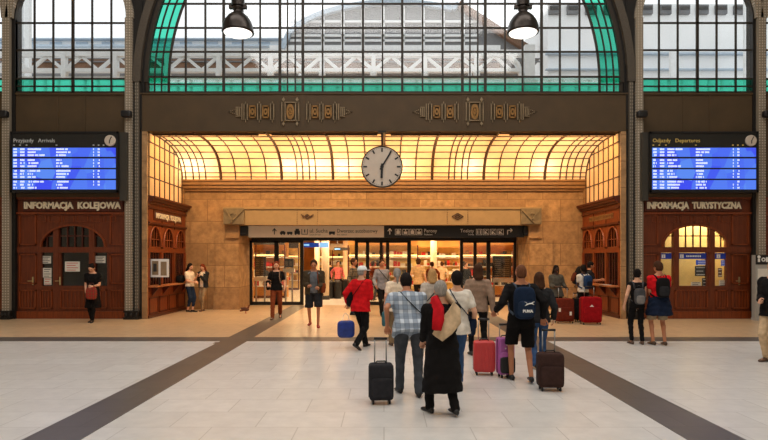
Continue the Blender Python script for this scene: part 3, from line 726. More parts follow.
# --- 17 man in black with navy backpack
J = person(X(521, 8.25), 8.25, 1.71, 180, 'man in black long-sleeved top and shorts with navy backpack pulling a suitcase', skin='tan', stance='step', armL=(.36, .06, .12), armR=(.30, -.10, .03), hair=('crop', 'short_brown'), w=1.06,
           top=('shirt', -.12, c_black, 'long', .026), bottom=('shorts', c_black), shoes=s_black, vox=.0105)
m_np = C('navy_backpack_cloth', 26, 40, 62)
r, c, R = backpack(J, 'navy backpack with white lettering on the back of the man in black', m_np, C('dark_navy_pocket', 34, 48, 70), 1.0, .155, .235, .085, .25, sm_=C('strap_webbing', 82, 92, 106))
k = J['k']; pp = c + J['b']*(.085*.85+.085*.45+.004)*k - J['u']*.085*k
t = text_mesh('PUMA', .052, M['white'], r, 'logo_lettering', (-.02, 0, -.02), .002, 1.0, 'CENTER', rot=(PI/2, 0, PI), bold=.003)
cat = MB()
cat.tube([(-.075, 0, .022), (-.045, 0, .040), (-.01, 0, .036), (.02, 0, .026), (.05, 0, .006)], [.004, .010, .008, .009, .003], 8)
cat.tube([(-.045, 0, .040), (-.062, 0, .058), (-.085, 0, .062)], [.007, .005, .002], 6); cat.tube([(.015, 0, .028), (.03, 0, .05), (.055, 0, .06)], [.004, .003, .002], 6)
co = cat.build('logo_cat', M['white'], r, smooth=True)
for o, off in ((t, (0, .0, -.02)), (co, (-.03, 0, .045))):
    o.data.transform(Matrix.Translation(pp + Vector(off)) @ R.to_4x4().inverted() @ Matrix.Identity(4) if False else Matrix.Translation(pp + Vector(off)))
suitcase(X(550, 7.7), 7.7, 'dark brown fabric suitcase rolled at the right hand of the man in black', C('dark_brown_case', 62, 44, 40), .34, .46, .22, .80, rz=-.05, hard=False)
m_purple = plaid('purple_case_print', S(178, 92, 168), S(120, 60, 130), S(60, 40, 80), 6)
suitcase(X(505, 8.55), 8.55, 'purple and black suitcase standing between the red case and bare legs', mat('purple_shell', S(172, 92, 164), rough=.4, vary=.1), .24, .55, .2, .78, rz=.15, hard=False,
         deco=lambda r, w, h, d, z0: (MB().sbox((0, -d/2-.012, z0+h*.28), (w*.46, .035, h*.22), .3).build('lower_panel', M['black'], r, smooth=True), [MB().ellipsoid((xx, -d/2-.01, z0+h*zz), (.012, .006, .012), 8, 6).build('flower_print', M['white'], r, smooth=True) for xx, zz in ((-.03, .72), (.02, .78), (.03, .68), (-.01, .82))]))
# --- 18 person behind the backpack man
person(X(539, 9.3), 9.3, 1.57, 176, 'brown-haired person in dark jacket and jeans half hidden behind navy backpack', stance='step2', armL='front', armR='down', hair=('bob', 'brown'), top=('jacket', -.10, c_charcoal, 'long', .03), bottom=('trousers', c_jean), shoes=s_black)
# --- 21 woman in grey tunic with cases
person(X(556, 16.4), 16.4, 1.62, 10, 'woman in grey tunic and black trousers standing behind a brown suitcase', skin='dark', stance='stand', armL='bent', armR='front', hair=('bob', 'black'), top=('tunic', -.16, c_tunic, 'threequarter', .026, .2), bottom=('trousers', c_black), shoes=s_white, head=(0, 8), vox=.014)
J = person(X(583, 16.7), 16.7, 1.63, 200, 'young man in white tee with blue backpack waiting by the right kiosk', skin='dark', stance='wide', armL='front', armR='bent', hair=('short', 'black'), top=('shirt', -.05, c_white, 'short'), bottom=('trousers', c_black), shoes=s_white, vox=.014)
backpack(J, 'blue backpack on the man in white tee', C('blue_backpack_cloth', 36, 62, 100), c_navy, .9)
def sticker_label(r, w, h, d, z0):
    mb = MB(); mb.prism([(-.02-.06, z0+h*.62), (-.02, z0+h*.62+.06), (.04, z0+h*.62), (-.02, z0+h*.62-.06)], -d/2-.010, -d/2-.004); mb.build('diamond_sticker', M['white'], r)
suitcase(X(564, 15.9), 15.9, 'brown soft suitcase standing before the woman in grey tunic', C('brown_case_cloth', 104, 40, 26), .50, .64, .28, .98, hard=False,
         deco=lambda r, w, h, d, z0: [MB().box(xx-.03, xx+.03, -d/2-.034, -d/2-.03, z0+zz, z0+zz+.1).build('luggage_label', M['paper'], r) for xx, zz in ((-.17, .28), (.13, .18))])
suitcase(X(590.5, 15.6), 15.6, 'large red suitcase with a white diamond sticker near the right kiosk', C('deep_red_case', 150, 18, 26), .55, .70, .30, 1.02, hard=False, deco=sticker_label)
suitcase(X(576.5, 16.3), 16.3, 'narrow black suitcase between the brown one and the large red one', c_black, .22, .62, .3, .80, hard=False)
# --- 24 man leaning at the right counter with large dark rucksack
J = person(X(611, 17.8)-.80, 17.8, 1.74, 88, 'man with large dark rucksack leaning over the right kiosk counter', skin='tan', lean=20, stance='step', armL='counter', armR='counter', hair=('short', 'black'), top=('shirt', -.10, c_charcoal, 'short', .026), bottom=('shorts', c_black), shoes=s_black, vox=.014)
backpack(J, 'large black and brown rucksack on the man at the right counter', c_black, C('rucksack_rust', 86, 40, 26), 1.15, .16, .26, .13, .26)
# --- 25, 26 couple on the right
J = person(X(637, 11.9), 11.9, 1.58, 172, 'woman in black vest and leggings standing beside the man in red tee', skin='light', stance='stand', armL='down', armR='front', head=(-25, 10), hair=('bun', 'black'), top=('vest', -.08, c_black, 'none', .012), bottom=('leggings', c_black), shoes=s_brown, w=.92)
backpack(J, 'small grey backpack on the woman in black vest', C('grey_backpack_cloth', 74, 74, 76), C('light_grey_pocket', 128, 122, 118), .85, .14, .22, .09, .19)
J = person(X(659, 11.8), 11.8, 1.745, 176, 'man in red tee and khaki shorts with navy jacket tied round his waist', skin='tan', stance='stand', armL='front', armR='front', head=(18, 14), hair=('short', 'brown'), top=('shirt', -.02, c_redtee, 'short', .024), bottom=('shorts', c_khaki), shoes=s_brown, w=1.02)
backpack(J, 'black drawstring backpack on the man in red tee', c_black, c_charcoal, .88, .15, .23, .08, .27)
k = J['k']; P = J['P']; r = worn(J, 'jacket', 'navy jacket tied round the waist of the man in red tee', 'jacket'); mb = MB()
rs = [ell(P + Vector((0, 0, z*k)), None, Vector((0, 1, 0)), rx*k, ry*k) for z, rx, ry in ((.09, .175, .135), (.03, .20, .16), (-.10, .225, .185), (-.20, .245, .20), (-.29, .26, .21), (-.31, .24, .19))]
mb.rings(rs); remesh(mb, 'jacket_body', c_navy, r, .012, 2, .012)
MB().tube([P + Vector((.16, -.06, .06))*k, P + Vector((.08, -.17, .03))*k, P + Vector((0, -.20, .0))*k, P + Vector((-.03, -.21, -.18))*k], .035*k, 8).build('sleeve', c_navy, r, smooth=True)
MB().tube([P + Vector((-.16, -.06, .06))*k, P + Vector((-.08, -.17, .03))*k, P + Vector((0, -.21, .0))*k, P + Vector((.04, -.22, -.16))*k], .035*k, 8).build('sleeve', c_navy, r, smooth=True)
# --- 27 man at the right edge
person(X(773, 9.8), 9.8, 1.76, -60, 'man in black jacket and beige trousers at the right picture edge', stance='stand', armL='down', armR='front', hair=('short', 'blond'), top=('jacket', -.14, c_black, 'long', .032), bottom=('trousers', c_beige), shoes=s_brown)
# --- people further inside the passage
far = [(338, 27.5, 1.74, 20, 'person in red top walking far inside the lit passage', c_pink, c_black, 'walk'),
       (373, 24.5, 1.72, 160, 'person in brown jacket behind the middle glass door', c_rust, c_charcoal, 'step'),
       (432, 24.0, 1.70, 185, 'person in orange-brown top beyond the right doorway', c_rust, c_djean, 'step'),
       (442, 27.0, 1.72, 175, 'person in beige jacket deeper in the right passage', c_beige, c_stone, 'walk'),
       (466, 25.5, 1.66, 30, 'person in black coat behind the right glass doors', c_black, c_black, 'stand'),
       (330, 32.0, 1.70, 190, 'person in dark clothes farthest down the passage', c_charcoal, c_black, 'walk')]
for px, Y, H, hdg, lab, a, b_, stn in far:
    person(X(px, Y), Y, H, hdg, lab, stance=stn, armL='swingf', armR='swingb', hair=('short', 'brown'), top=('shirt', -.06, a, 'long'), bottom=('trousers', b_), vox=.020)

# ==================================================================  SETTING
YF = 17.0; YB = 20.3; YD = 22.3; XS = 7.05
# floor
struct(MB().box(-22, 22, -6, 48, -.12, 0), 'floor', M['floor'], 'pale marble floor tiles across the hall')
struct(MB().box(-22, 22, 13.0, 22.2, 0, .002), 'floor_inner', M['floor_beige'], 'beige stone floor between the dark band and the doors')
struct(MB().box(-22, 22, 12.35, 13.0, .0, .003), 'trim_1', M['floor_dark'], 'dark stone band crossing the pale floor')
for s, nm in ((-1, 'trim_2'), (1, 'trim_3')):
    struct(MB().box(s*2.95, s*3.52, 3.0, 22.0, .0, .0045), nm, M['floor_dark'])
struct(MB().box(X(214, 12.1), X(243, 12.1), 12.0, 12.2, .0, .003), 'trim_4', M['floor_dark'])

# pillars
def pillar(px0, px1, rib=None, nm='pillar'):
    cx = X((px0+px1)/2, YF)
    mb = MB(); mb.box(X(px0, YF), X(px1, YF), YF-.14, YF-.04, .28, 9.2)
    return mb
def column(name, strips, core, label, foot):
    r = bpy.data.objects.new(name, None); COL.objects.link(r); r['kind'] = 'structure'; r['label'] = label
    mb = MB(); mb.box(X(core[0], YF), X(core[1], YF), YF-.02, YF+.30, 0, 14.2); mb.build('core', M['iron'], r)
    for p0, p1, m_, dy in strips:
        MB().box(X(p0, YF), X(p1, YF), YF-dy, YF, .25, Z(19 if m_ == 'studs' else 82, YF)).build('studded_strip', M[m_], r)
    fb = MB(); x0, x1 = X(foot[0], YF), X(foot[1], YF)
    fb.box(x0, x1, YF-.20, YF+.02, 0, .07); fb.box(x0+.03, x1-.03, YF-.17, YF, .07, .2)
    for i in range(3):
        cx = x0 + (x1-x0)*(i+.5)/3; fb.ellipsoid((cx, YF-.17, .13), (.05, .05, .08), 10, 8)
    fb.box(x0, x1, YF-.19, YF, .2, .26); fb.build('cast_foot', M['iron'], r, bevel=.01)
    return r
column('pillar', [(126.5, 133.5, 'studs', .12), (136, 140, 'studs2', .08)], (126, 142), 'dark studded iron column left of the central opening', (126, 141.5))
column('pillar', [(634.5, 641.5, 'studs', .12), (628, 632, 'studs2', .08)], (626, 642), 'dark studded iron column right of the central opening', (626.5, 642))
column('pillar', [(4.5, 12.0, 'studs', .12)], (3.5, 15.5), 'studded iron column at the left picture edge', (4, 14))
column('pillar', [(755.5, 763, 'studs', .12)], (752.5, 764.5), 'studded iron column at the right picture edge', (754, 764))

# main frieze beam and side panels
zt, zb = Z(93, YF), Z(131.3, YF)
fr = MB(); fr.box(X(133, YF), X(635, YF), YF, YF+.3, zb, zt)
fr.box(X(133, YF), X(635, YF), YF-.03, YF+.3, zt-.04, zt); fr.box(X(133, YF), X(635, YF), YF-.02, YF, zb, zb+.05)
for a in (275.5, 300.5, 462, 487): fr.box(X(a, YF), X(a+4.5, YF), YF-.015, YF, zb+.05, zt-.04)
struct(fr, 'wall_back', M['frieze'], 'brown painted steel frieze beam above the opening')
for i, (a, b2) in enumerate(((-101, 3.5), (15.5, 126), (642, 752.5), (764.5, 869))):
    mb = MB(); mb.box(X(a, YF), X(b2, YF), YF+.02, YF+.3, Z(197, YF), zt)
    for f in (.38, .62): xx = X(a+(b2-a)*f, YF); mb.box(xx-.03, xx+.03, YF, YF+.02, Z(132, YF), zt)
    mb.box(X(a, YF), X(b2, YF), YF-.02, YF+.02, zt-.05, zt)
    struct(mb, 'wall_panel', M['frieze'])

# gilt relief ornaments on the frieze
def ornament(cpx, label):
    r = thing('frieze_ornament', label, 'ornament', (X(cpx, YF), YF-.015, Z(112, YF)), 0)
    u = .02967
    def g(mb, x0, x1, y0, y1, d=.03, mi=0): mb.box(x0*u, x1*u, -d, .01, -y1*u, -y0*u, mi)
    c = MB()
    for sx in (-1, 1):
        for q in (5.2, 6.8, 8.4): g(c, sx*q-.45, sx*q+.45, -10, 9.5)
        c.lathe([(0, 0), (.045, 0), (.03, .02), (0, .03)], (sx*6.8*u, -.035, 12*u), 10, axis='y'); c.lathe([(0, 0), (.04, 0), (.03, .02), (0, .03)], (sx*6.8*u, -.035, -12*u), 10, axis='y')
        g(c, sx*6.8-.3, sx*6.8+.3, -14.5, 14)
    g(c, -9, 9, -9.8, -9); g(c, -9, 9, 8.2, 9)
    c.build('centre_frame', M['gilt'], r)
    e = MB(); e.arc(0, 0, 2.2*u, 3.9*u, 0, 2*PI, -.045, 0, 24, kz=2.0); e.arc(0, .0, .9*u, 1.6*u, 0, 2*PI, -.045, 0, 16, kz=2.0); g(e, -.3, .3, -6, 6, .05); g(e, -2.4, 2.4, -.4, .4, .05)
    e.build('oval_medallion', M['gilt_bright'], r)
    for s in (-1, 1):
        w_ = MB(); bl = MB()
        for q in (16.5, 18, 19.7, 29.5, 31, 32.6, 43, 44.6, 46.2): g(w_, s*q-.4, s*q+.4, -8, 8)
        for q in (18, 31, 44.6): g(w_, s*q-.3, s*q+.3, -10, 10.5)
        for q in (24.6, 37.8):
            g(bl, s*(q-3.4), s*(q+3.4), -6.2, -5); g(bl, s*(q-3.4), s*(q+3.4), 5, 6.2); g(bl, s*(q-3.4), s*(q-2.2), -6, 6); g(bl, s*(q+2.2), s*(q+3.4), -6, 6)
            bl.arc(s*q*u, 0, .8*u, 2.0*u, 0, 2*PI, -.04, 0, 16, kz=1.7)
        g(w_, s*48.3-.4, s*48.3+.4, -8, 8)
        for (x_, h_) in ((50.5, 5), (52.3, 4.4), (54, 3.4)): g(w_, s*x_-.4, s*x_+.4, -h_, h_)
        g(w_, s*49.5, s*54.5, -4.8, -4.2); g(w_, s*49.5, s*54.5, 4.2, 4.8)
        for q in range(4): xx = 56+q*1.7; hh = 2.2-q*.6; g(w_, s*xx-.35, s*xx+.35, -hh, -hh+.8); g(w_, s*xx-.35, s*xx+.35, hh-.8, hh)
        w_.build('wing_bars', M['gilt'], r); bl.build('square_rosettes', M['gilt_bright'], r)
ornament(290.5, 'gilt geometric relief on the frieze, left of the clock')
ornament(474.5, 'gilt geometric relief on the frieze, right of the clock')

# main arched window
U = YF/F; CX = X(384.2, YF); CZ = Z(82, YF)
win = bpy.data.objects.new('window_1', None); COL.objects.link(win); win['kind'] = 'structure'; win['label'] = 'huge arched iron window with clear and green panes'
fm = MB(); ym0, ym1 = YF+.03, YF+.08
fm.arc(CX, CZ, 236*U, 240*U, 0, PI, YF, YF+.1, 64)
for r_, w_ in ((230.3, .035), (223.3, .035), (216, .065)): fm.arc(CX, CZ, r_*U-w_/2, r_*U+w_/2, 0, PI, ym0, ym1, 56)
for sx in (-1, 1):
    for r_, w_ in ((237.7, .13), (230.3, .035), (223.3, .035), (216, .065)): fm.box(CX+sx*r_*U-w_/2, CX+sx*r_*U+w_/2, ym0, ym1, zt-.02, CZ)
vm = [(402.3, 3), (422.7, 2), (442.8, 2), (462.6, 3.4), (470.2, 1.6), (478, 1.6), (485.6, 3.4), (505.4, 2), (523, 2), (542, 3.2), (560.4, 2), (580, 2)]
for px, w_ in [(382.5, 2)] + [(2*382.6-p, w) for p, w in vm] + vm:
    xx = X(px, YF); R_ = 216*U; top_ = CZ + math.sqrt(max(0, R_*R_-(xx-CX)**2)); hw = w_*U*.5*.78
    fm.box(xx-hw, xx+hw, ym0-.01, ym1+.01, zt-.02, top_)
for i, (py, w_) in enumerate(((91.8, 2.4), (83.8, 1.6), (76.3, 2.2), (51.2, 2.0), (27.2, 2.0), (3, 2), (-22, 2), (-48, 2), (-74, 2), (-100, 2), (-126, 2))):
    z_ = Z(py, YF); hh = 0 if z_ < CZ else z_-CZ; xx = math.sqrt(max(0, (237*U)**2-hh*hh)); fm.box(CX-xx, CX+xx, ym0, ym1, z_-w_*U*.38, z_+w_*U*.38)
fm.build('window_frame', M['mullion'], win)
gl = MB(); gn = MB(); yg = YF+.055
zg = Z(76.3, YF)
gn.box(CX-237*U, CX+237*U, yg, yg+.01, zt, zg)
ringp = [(CX+216*U*math.cos(a), CZ+216*U*math.sin(a)) for a in (PI*i/48 for i in range(49))]
gl.prism([(CX+216*U, zg)] + ringp + [(CX-216*U, zg)], yg, yg+.01)
gn.arc(CX, CZ, 216*U, 237*U, 0, PI, yg, yg+.01, 56)
for s in (-1, 1): gn.box(CX+s*216*U, CX+s*237*U, yg, yg+.01, zg, CZ)
gl.build('clear_pane', M['g_clear'], win); gn.build('green_pane', M['g_green'], win)
MB().arc(CX, CZ, 242.5*U, 250*U, 0, PI, YF-.10, YF+.1, 64).build('arch_rib', M['iron_rib'], win)

# side windows
def side_window(n, c, label=None):
    wn = bpy.data.objects.new('window_%d' % n, None); COL.objects.link(wn); wn['kind'] = 'structure'
    if label: wn['label'] = label
    cx = X(c, YF); cz = Z(19, YF); f = MB()
    f.arc(cx, cz, 55.5*U, 58*U, 0, PI, YF, YF+.1, 40)
    for s in (-1, 1): f.box(cx+s*55.5*U, cx+s*58*U, YF, YF+.1, zt-.02, cz)
    for off, w_ in ((-37.5, 2), (-18.7, 2), (1, 3.4), (20.3, 2), (39.5, 2)):
        xx = cx+off*U; f.box(xx-w_*U*.38, xx+w_*U*.38, ym0, ym1, zt-.02, cz+math.sqrt((56*U)**2-(off*U)**2))
    for py, w_ in ((91.8, 2.4), (85.8, 1.6), (78.3, 2), (49.5, 2), (22.3, 2), (-5, 2)):
        z_ = Z(py, YF); hh = max(0, z_-cz); xx = math.sqrt(max(0, (56*U)**2-hh*hh)); f.box(cx-xx, cx+xx, ym0, ym1, z_-w_*U*.38, z_+w_*U*.38)
    f.build('window_frame', M['mullion'], wn)
    z2 = Z(78.3, YF); MB().box(cx-56*U, cx+56*U, yg, yg+.01, zt, z2).build('green_pane', M['g_green'], wn)
    MB().prism([(cx+56*U, z2)]+[(cx+56*U*math.cos(a), cz+56*U*math.sin(a)) for a in (PI*i/32 for i in range(33))]+[(cx-56*U, z2)], yg, yg+.01).build('clear_pane', M['g_clear'], wn)
    MB().arc(cx, cz, 56.5*U, 63.5*U, 0, PI, YF-.12, YF+.05, 40).build('arch_rib', M['studs'], wn)
side_window(2, 71, 'tall iron window of the left bay'); side_window(3, 697.3, 'tall iron window of the right bay')
side_window(4, -53); side_window(5, 822)

# spandrel walls between the arches
def spandrel(name, side_c, s):
    mb = MB(); rs = []
    for i in range(41):
        py = 93 - i*5.9; z_ = Z(py, YF)
        dm = max(0, 82-py); xm = 384.2 + s*math.sqrt(max(0, 239.0**2-dm*dm)) if dm < 239 else 384.2
        ds = max(0, 19-py); xs = side_c - s*math.sqrt(max(0, 57.5**2-ds*ds)) if ds < 57.5 else side_c
        if abs(xm-xs) < .5: xm = xs
        rs.append([(X(xs, YF), YF+.03, z_), (X(xm, YF), YF+.03, z_), (X(xm, YF), YF+.3, z_), (X(xs, YF), YF+.3, z_)])
    mb.rings(rs); struct(mb, name, M['iron'])
spandrel('wall_left', 71, -1); spandrel('wall_right', 697.3, 1)
for nm, c0, c1 in (('wall_far_left', -53, 71), ('wall_far_right', 822, 697.3)):
    mb = MB(); rs = []; s = 1 if c1 > c0 else -1
    for i in range(41):
        py = 93 - i*5.9; ds = max(0, 19-py); q = math.sqrt(max(0, 57.5**2-ds*ds)) if ds < 57.5 else 0
        rs.append([(X(c0+s*q, YF), YF+.03, Z(py, YF)), (X(c1-s*q, YF), YF+.03, Z(py, YF)), (X(c1-s*q, YF), YF+.3, Z(py, YF)), (X(c0+s*q, YF), YF+.3, Z(py, YF))])
    mb.rings(rs); struct(mb, nm, M['iron'])

# small speaker boxes on the columns
for px, lab in ((8, 'small black speaker on the leftmost column'), (130, 'small black speaker on the column left of the opening'), (638.5, 'small black speaker on the column right of the opening'), (763, 'small black speaker on the rightmost column')):
    r = thing('wall_speaker', lab, 'speaker', (X(px, YF), YF-.14, Z(116, YF)))
    MB().sbox((0, -.09, 0), (.15, .09, .10), .4).build('speaker_box', M['black'], r, smooth=True); MB().box(-.03, .03, -.03, .03, -.05, .05).build('bracket', M['iron'], r)

# ------------------------------------------------------------------ wooden office fronts of the side bays
def office(c, s, lit, lab, wall_n, win_n):
    """c = bay centre pixel, s=+1 keeps the picture's left-right order, -1 mirrors it"""
    Y = YF+.10
    x0, x1 = X(c-53, YF), X(c+53, YF); zT = Z(197, YF); k = U
    P_ = lambda p: X(c+s*p, YF)
    root = bpy.data.objects.new(wall_n, None); COL.objects.link(root); root['kind'] = 'structure'; root['label'] = lab
    w = MB()
    def bx(p0, p1, y0, y1, d=0., t=.12, mi=0): w.box(P_(p0), P_(p1), Y-d, Y+t, Z(y1, YF), Z(y0, YF), mi)
    # frame members
    bx(-56, -35, 196, 252); bx(34.5, 56, 196, 252)          # side panels above doors
    bx(-35, 34.5, 196, 224)
    # arched head: fill between rect top 224 and arch curve with columns
    A, B, base = 32.5, 22, 247.
    n = 44
    for i in range(n):
        a0 = -35+69.5*i/n; a1 = -35+69.5*(i+1)/n; am = (a0+a1)/2
        e = base - B*math.sqrt(max(0, 1-(am/A)**2)) if abs(am) < A else base
        w.box(P_(a0), P_(a1), Y, Y+.12, Z(e, YF), Z(223.9, YF))
    bx(-56, 56, 247, 252.5, .03)                             # transom
    for a, b2 in ((-20, -14.5), (16, 21.5)): bx(a, b2, 224, 286, .022, .115)
    bx(-56, -34, 252, 319); bx(-34, -20, 286, 319, 0); bx(-34, -32, 252, 286)
    bx(-20, 21, 286, 319); bx(21, 34, 286, 319); bx(34, 56, 252, 319)
    bx(-14.5, -12.5, 252, 286)
    w.build('wood_front', M['wood_panel'], root)
    d = MB()
    def mo(p0, p1, y0, y1, dd=.035, t=1.2):  # picture-frame moulding
        for q in ((p0, p0+t, y0, y1), (p1-t, p1, y0, y1), (p0, p1, y0, y0+t), (p0, p1, y1-t, y1)): d.box(P_(q[0]), P_(q[1]), Y-dd, Y, Z(q[3], YF), Z(q[2], YF))
    for a, b2 in ((-54, -37), (37, 54)): mo(a, b2, 214, 245); mo(a, b2, 254, 284)
    mo(-54, -37, 290, 309); mo(37, 54, 290, 309); mo(-33, -21, 290, 309); mo(27, 34, 290, 309); mo(-13, 20, 290, 309)
    for a in list(range(-51, -38, 3))+list(range(-31, -22, 3))+list(range(-10, 19, 4))+list(range(40, 54, 3)): d.box(P_(a), P_(a+.7), Y-.02, Y, Z(309, YF), Z(290, YF))
    d.box(P_(-56), P_(56), Y-.05, Y, 0, Z(311.5, YF)); d.box(P_(-56), P_(56), Y-.06, Y, Z(214, YF), Z(212, YF)); d.box(P_(-56), P_(56), Y-.05, Y, Z(199, YF), Z(197, YF))
    for j in range(30):        # arch moulding
        a0 = PI*j/30; a1 = PI*(j+1)/30
        pa = (P_(A*math.cos(a0)), Y-.02, Z(base-B*math.sin(a0), YF)); pb = (P_(A*math.cos(a1)), Y-.02, Z(base-B*math.sin(a1), YF)); d.bar(pa, pb, .05, .06)
    for a in (-38, -24, -10, 4, 18, 32): mo(a, a+11, 215.5, 222, .02, .6)
    d.build('mouldings', M['wood'], root)
    g = MB()
    for a in (-14.5, -6.5, 1, 8.5, 16): g.box(P_(a)-.015, P_(a)+.015, Y+.02, Y+.06, Z(247, YF), Z(224, YF))
    g.box(P_(-33), P_(33), Y+.02, Y+.06, Z(236.3, YF), Z(235.3, YF))
    for a in (-27, 30): g.box(P_(a)-.012, P_(a)+.012, Y+.02, Y+.06, Z(247, YF), Z(228, YF))
    g.build('glazing_bars', M['wood_dark'], root)
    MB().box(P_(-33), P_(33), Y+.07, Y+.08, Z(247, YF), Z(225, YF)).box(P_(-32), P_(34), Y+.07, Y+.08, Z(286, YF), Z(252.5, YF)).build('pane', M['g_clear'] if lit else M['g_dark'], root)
    # handles
    for a in (-40.5, -13.2) if not lit else (-44.5,):
        h = MB(); xx = P_(a); z_ = Z(281, YF); h.box(xx-.02, xx+.02, Y-.02, Y, z_-.12, z_+.12); h.tube([(xx, Y-.06, z_), (xx-.12, Y-.06, z_)], .012, 8); h.tube([(xx, Y-.01, z_), (xx, Y-.06, z_)], .012, 8)
        h.build('door_handle', M['brass'], root)
    # room behind
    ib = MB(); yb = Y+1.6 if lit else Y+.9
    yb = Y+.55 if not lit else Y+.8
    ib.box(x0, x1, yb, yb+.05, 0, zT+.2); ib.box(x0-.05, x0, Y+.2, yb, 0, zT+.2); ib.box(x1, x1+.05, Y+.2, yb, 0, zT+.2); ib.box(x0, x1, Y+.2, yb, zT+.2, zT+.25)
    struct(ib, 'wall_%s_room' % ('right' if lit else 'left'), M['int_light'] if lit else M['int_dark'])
    return root, P_, Y
rootL, PL, YO = office(71.5, 1, False, 'dark mahogany office front of the left bay', 'wall_left_office', 2)
rootR, PR, _ = office(696.5, -1, True, 'mahogany tourist office front of the right bay', 'wall_right_office', 3)
office(-52.5, 1, True, 'mahogany office front of the farthest left bay', 'wall_far_left_office', 4); office(820.5, -1, True, 'mahogany office front of the farthest right bay', 'wall_far_right_office', 5)
def lettering(txt, px0, px1, py, hpx, lab):
    r = thing('lettering_sign', lab, 'sign', (X((px0+px1)/2, YF), YO-.08, Z(py, YF)))
    o = text_mesh(txt, hpx*U/.70, M['cream'], r, 'letters', (0, 0, 0), .015, 1, 'CENTER', bold=.012)
    W = max(v.co.x for v in o.data.vertices)-min(v.co.x for v in o.data.vertices); sx = (px1-px0)*U/W
    o.data.transform(Matrix.Diagonal((sx, 1, 1, 1)))
    MB().box(-(px1-px0)*U/2-.05, (px1-px0)*U/2+.05, .018, .05, -.08, hpx*U+.08).build('backing_board', M['wood_dark'], r)
lettering('INFORMACJA  KOLEJOWA', 23.3, 120.3, 208.3, 6.2, 'cream wooden letters INFORMACJA KOLEJOWA above the left office')
lettering('INFORMACJA  TURYSTYCZNA', 647, 741.4, 208.3, 6.2, 'cream wooden letters INFORMACJA TURYSTYCZNA above the right office')

# notices on left office glass
def notice(px0, px1, py0, py1, Y, lab, lines=4, accent=None, cat='notice', nm='paper_notice', sheet=None):
    r = thing(nm, lab, cat, (X((px0+px1)/2, Y), Y, Z(py1, Y))); w = (px1-px0)*Y/F; h = (py1-py0)*Y/F
    MB().box(-w/2, w/2, -.004, .004, 0, h).build('sheet', sheet or M['paper'], r)
    l = MB()
    for i in range(lines):
        z_ = h*(.85-.7*i/max(1, lines-1)); l.box(-w*.38, w*(.38-.15*(i % 2)), -.008, -.004, z_-.012, z_+.006)
    l.build('print_lines', accent or M['darkgrey'], r); return r
YN = YO-.006+.07
notice(40.5, 51, 256, 263.5, YN, 'small white notice at the top of the narrow left pane')
notice(43, 51.5, 268, 277.5, YN, 'white notice halfway down the narrow left pane')
notice(44, 51.5, 278, 285, YN, 'red and white notice at the foot of the narrow left pane', 3, M['red'])
notice(65, 79.8, 261.5, 271.5, YN, 'framed white notice in the middle of the wide left pane', 4, M['red'])
notice(95, 105.5, 256, 263, YN, 'white notice on the pane above the woman in black dress')
# tourist office: blue header strips, posters
for i, (a, b2, lab) in enumerate(((662, 674, 'blue header sign with white i above the left tourist pane'), (680.5, 711, 'wide blue header sign with white i above the middle tourist pane'), (717.5, 730, 'blue header sign with white i above the right tourist pane'))):
    r = thing('information_header', lab, 'sign', (X(a, YF), YN-.01, Z(259, YF))); w = (b2-a)*U
    MB().box(0, w, -.005, .005, 0, 6*U).build('sign_plate', M['poster_blue'], r)
    MB().box(.06, .17, -.008, -.004, .03, .14).build('symbol_square', M['white'], r)
    text_mesh('i', .13, M['poster_blue'], r, 'symbol_letter', (.10, -.009, .04), .001)
    if i == 1:
        l = MB()
        for q in range(9): l.box(.25+q*.05, .285+q*.05, -.008, -.004, .06, .11)
        l.build('header_lettering', M['white'], r)
posters = [(695, 706, 266, 276, 'dark poster with grey text in the middle tourist pane', M['charcoal'] if 'charcoal' in M else M['darkgrey'], M['white']),
           (696, 711, 260, 265, 'long blue leaflet strip in the middle tourist pane', M['blue_sign'], M['white']),
           (702, 711, 278, 287, 'small dark leaflet at the lower right of the middle pane', M['darkgrey'], M['paper']),
           (691, 701, 282, 286.5, 'white card on the sill of the middle tourist pane', M['paper'], M['darkgrey']),
           (721, 727, 260, 266, 'blue square poster in the right tourist pane', M['blue_sign'], M['white']),
           (719, 729, 280, 286, 'pale leaflet at the foot of the right tourist pane', M['paper'], M['darkgrey']),
           (718, 722, 268, 277, 'orange brown leaflet at the left of the right tourist pane', M['shed_brown'], M['white'])]
for a, b2, c0, c1, lab, sh_, ac in posters: notice(a, b2, c0, c1, YN+.03, lab, 3, ac, 'poster', 'poster', sh_)
r = thing('shop_sign', 'red and white sign seen through the arched tourist window', 'sign', (X(692, 18.0), 18.0, Z(247, 18.0)))
MB().box(0, 17*.0314, 0, .04, 0, .17).build('sign_plate', M['red'], r)
l_ = MB()
for q in range(5): l_.box(.05+q*.09, .11+q*.09, -.01, 0, .04, .13)
l_.build('sign_glyphs', M['white'], r)

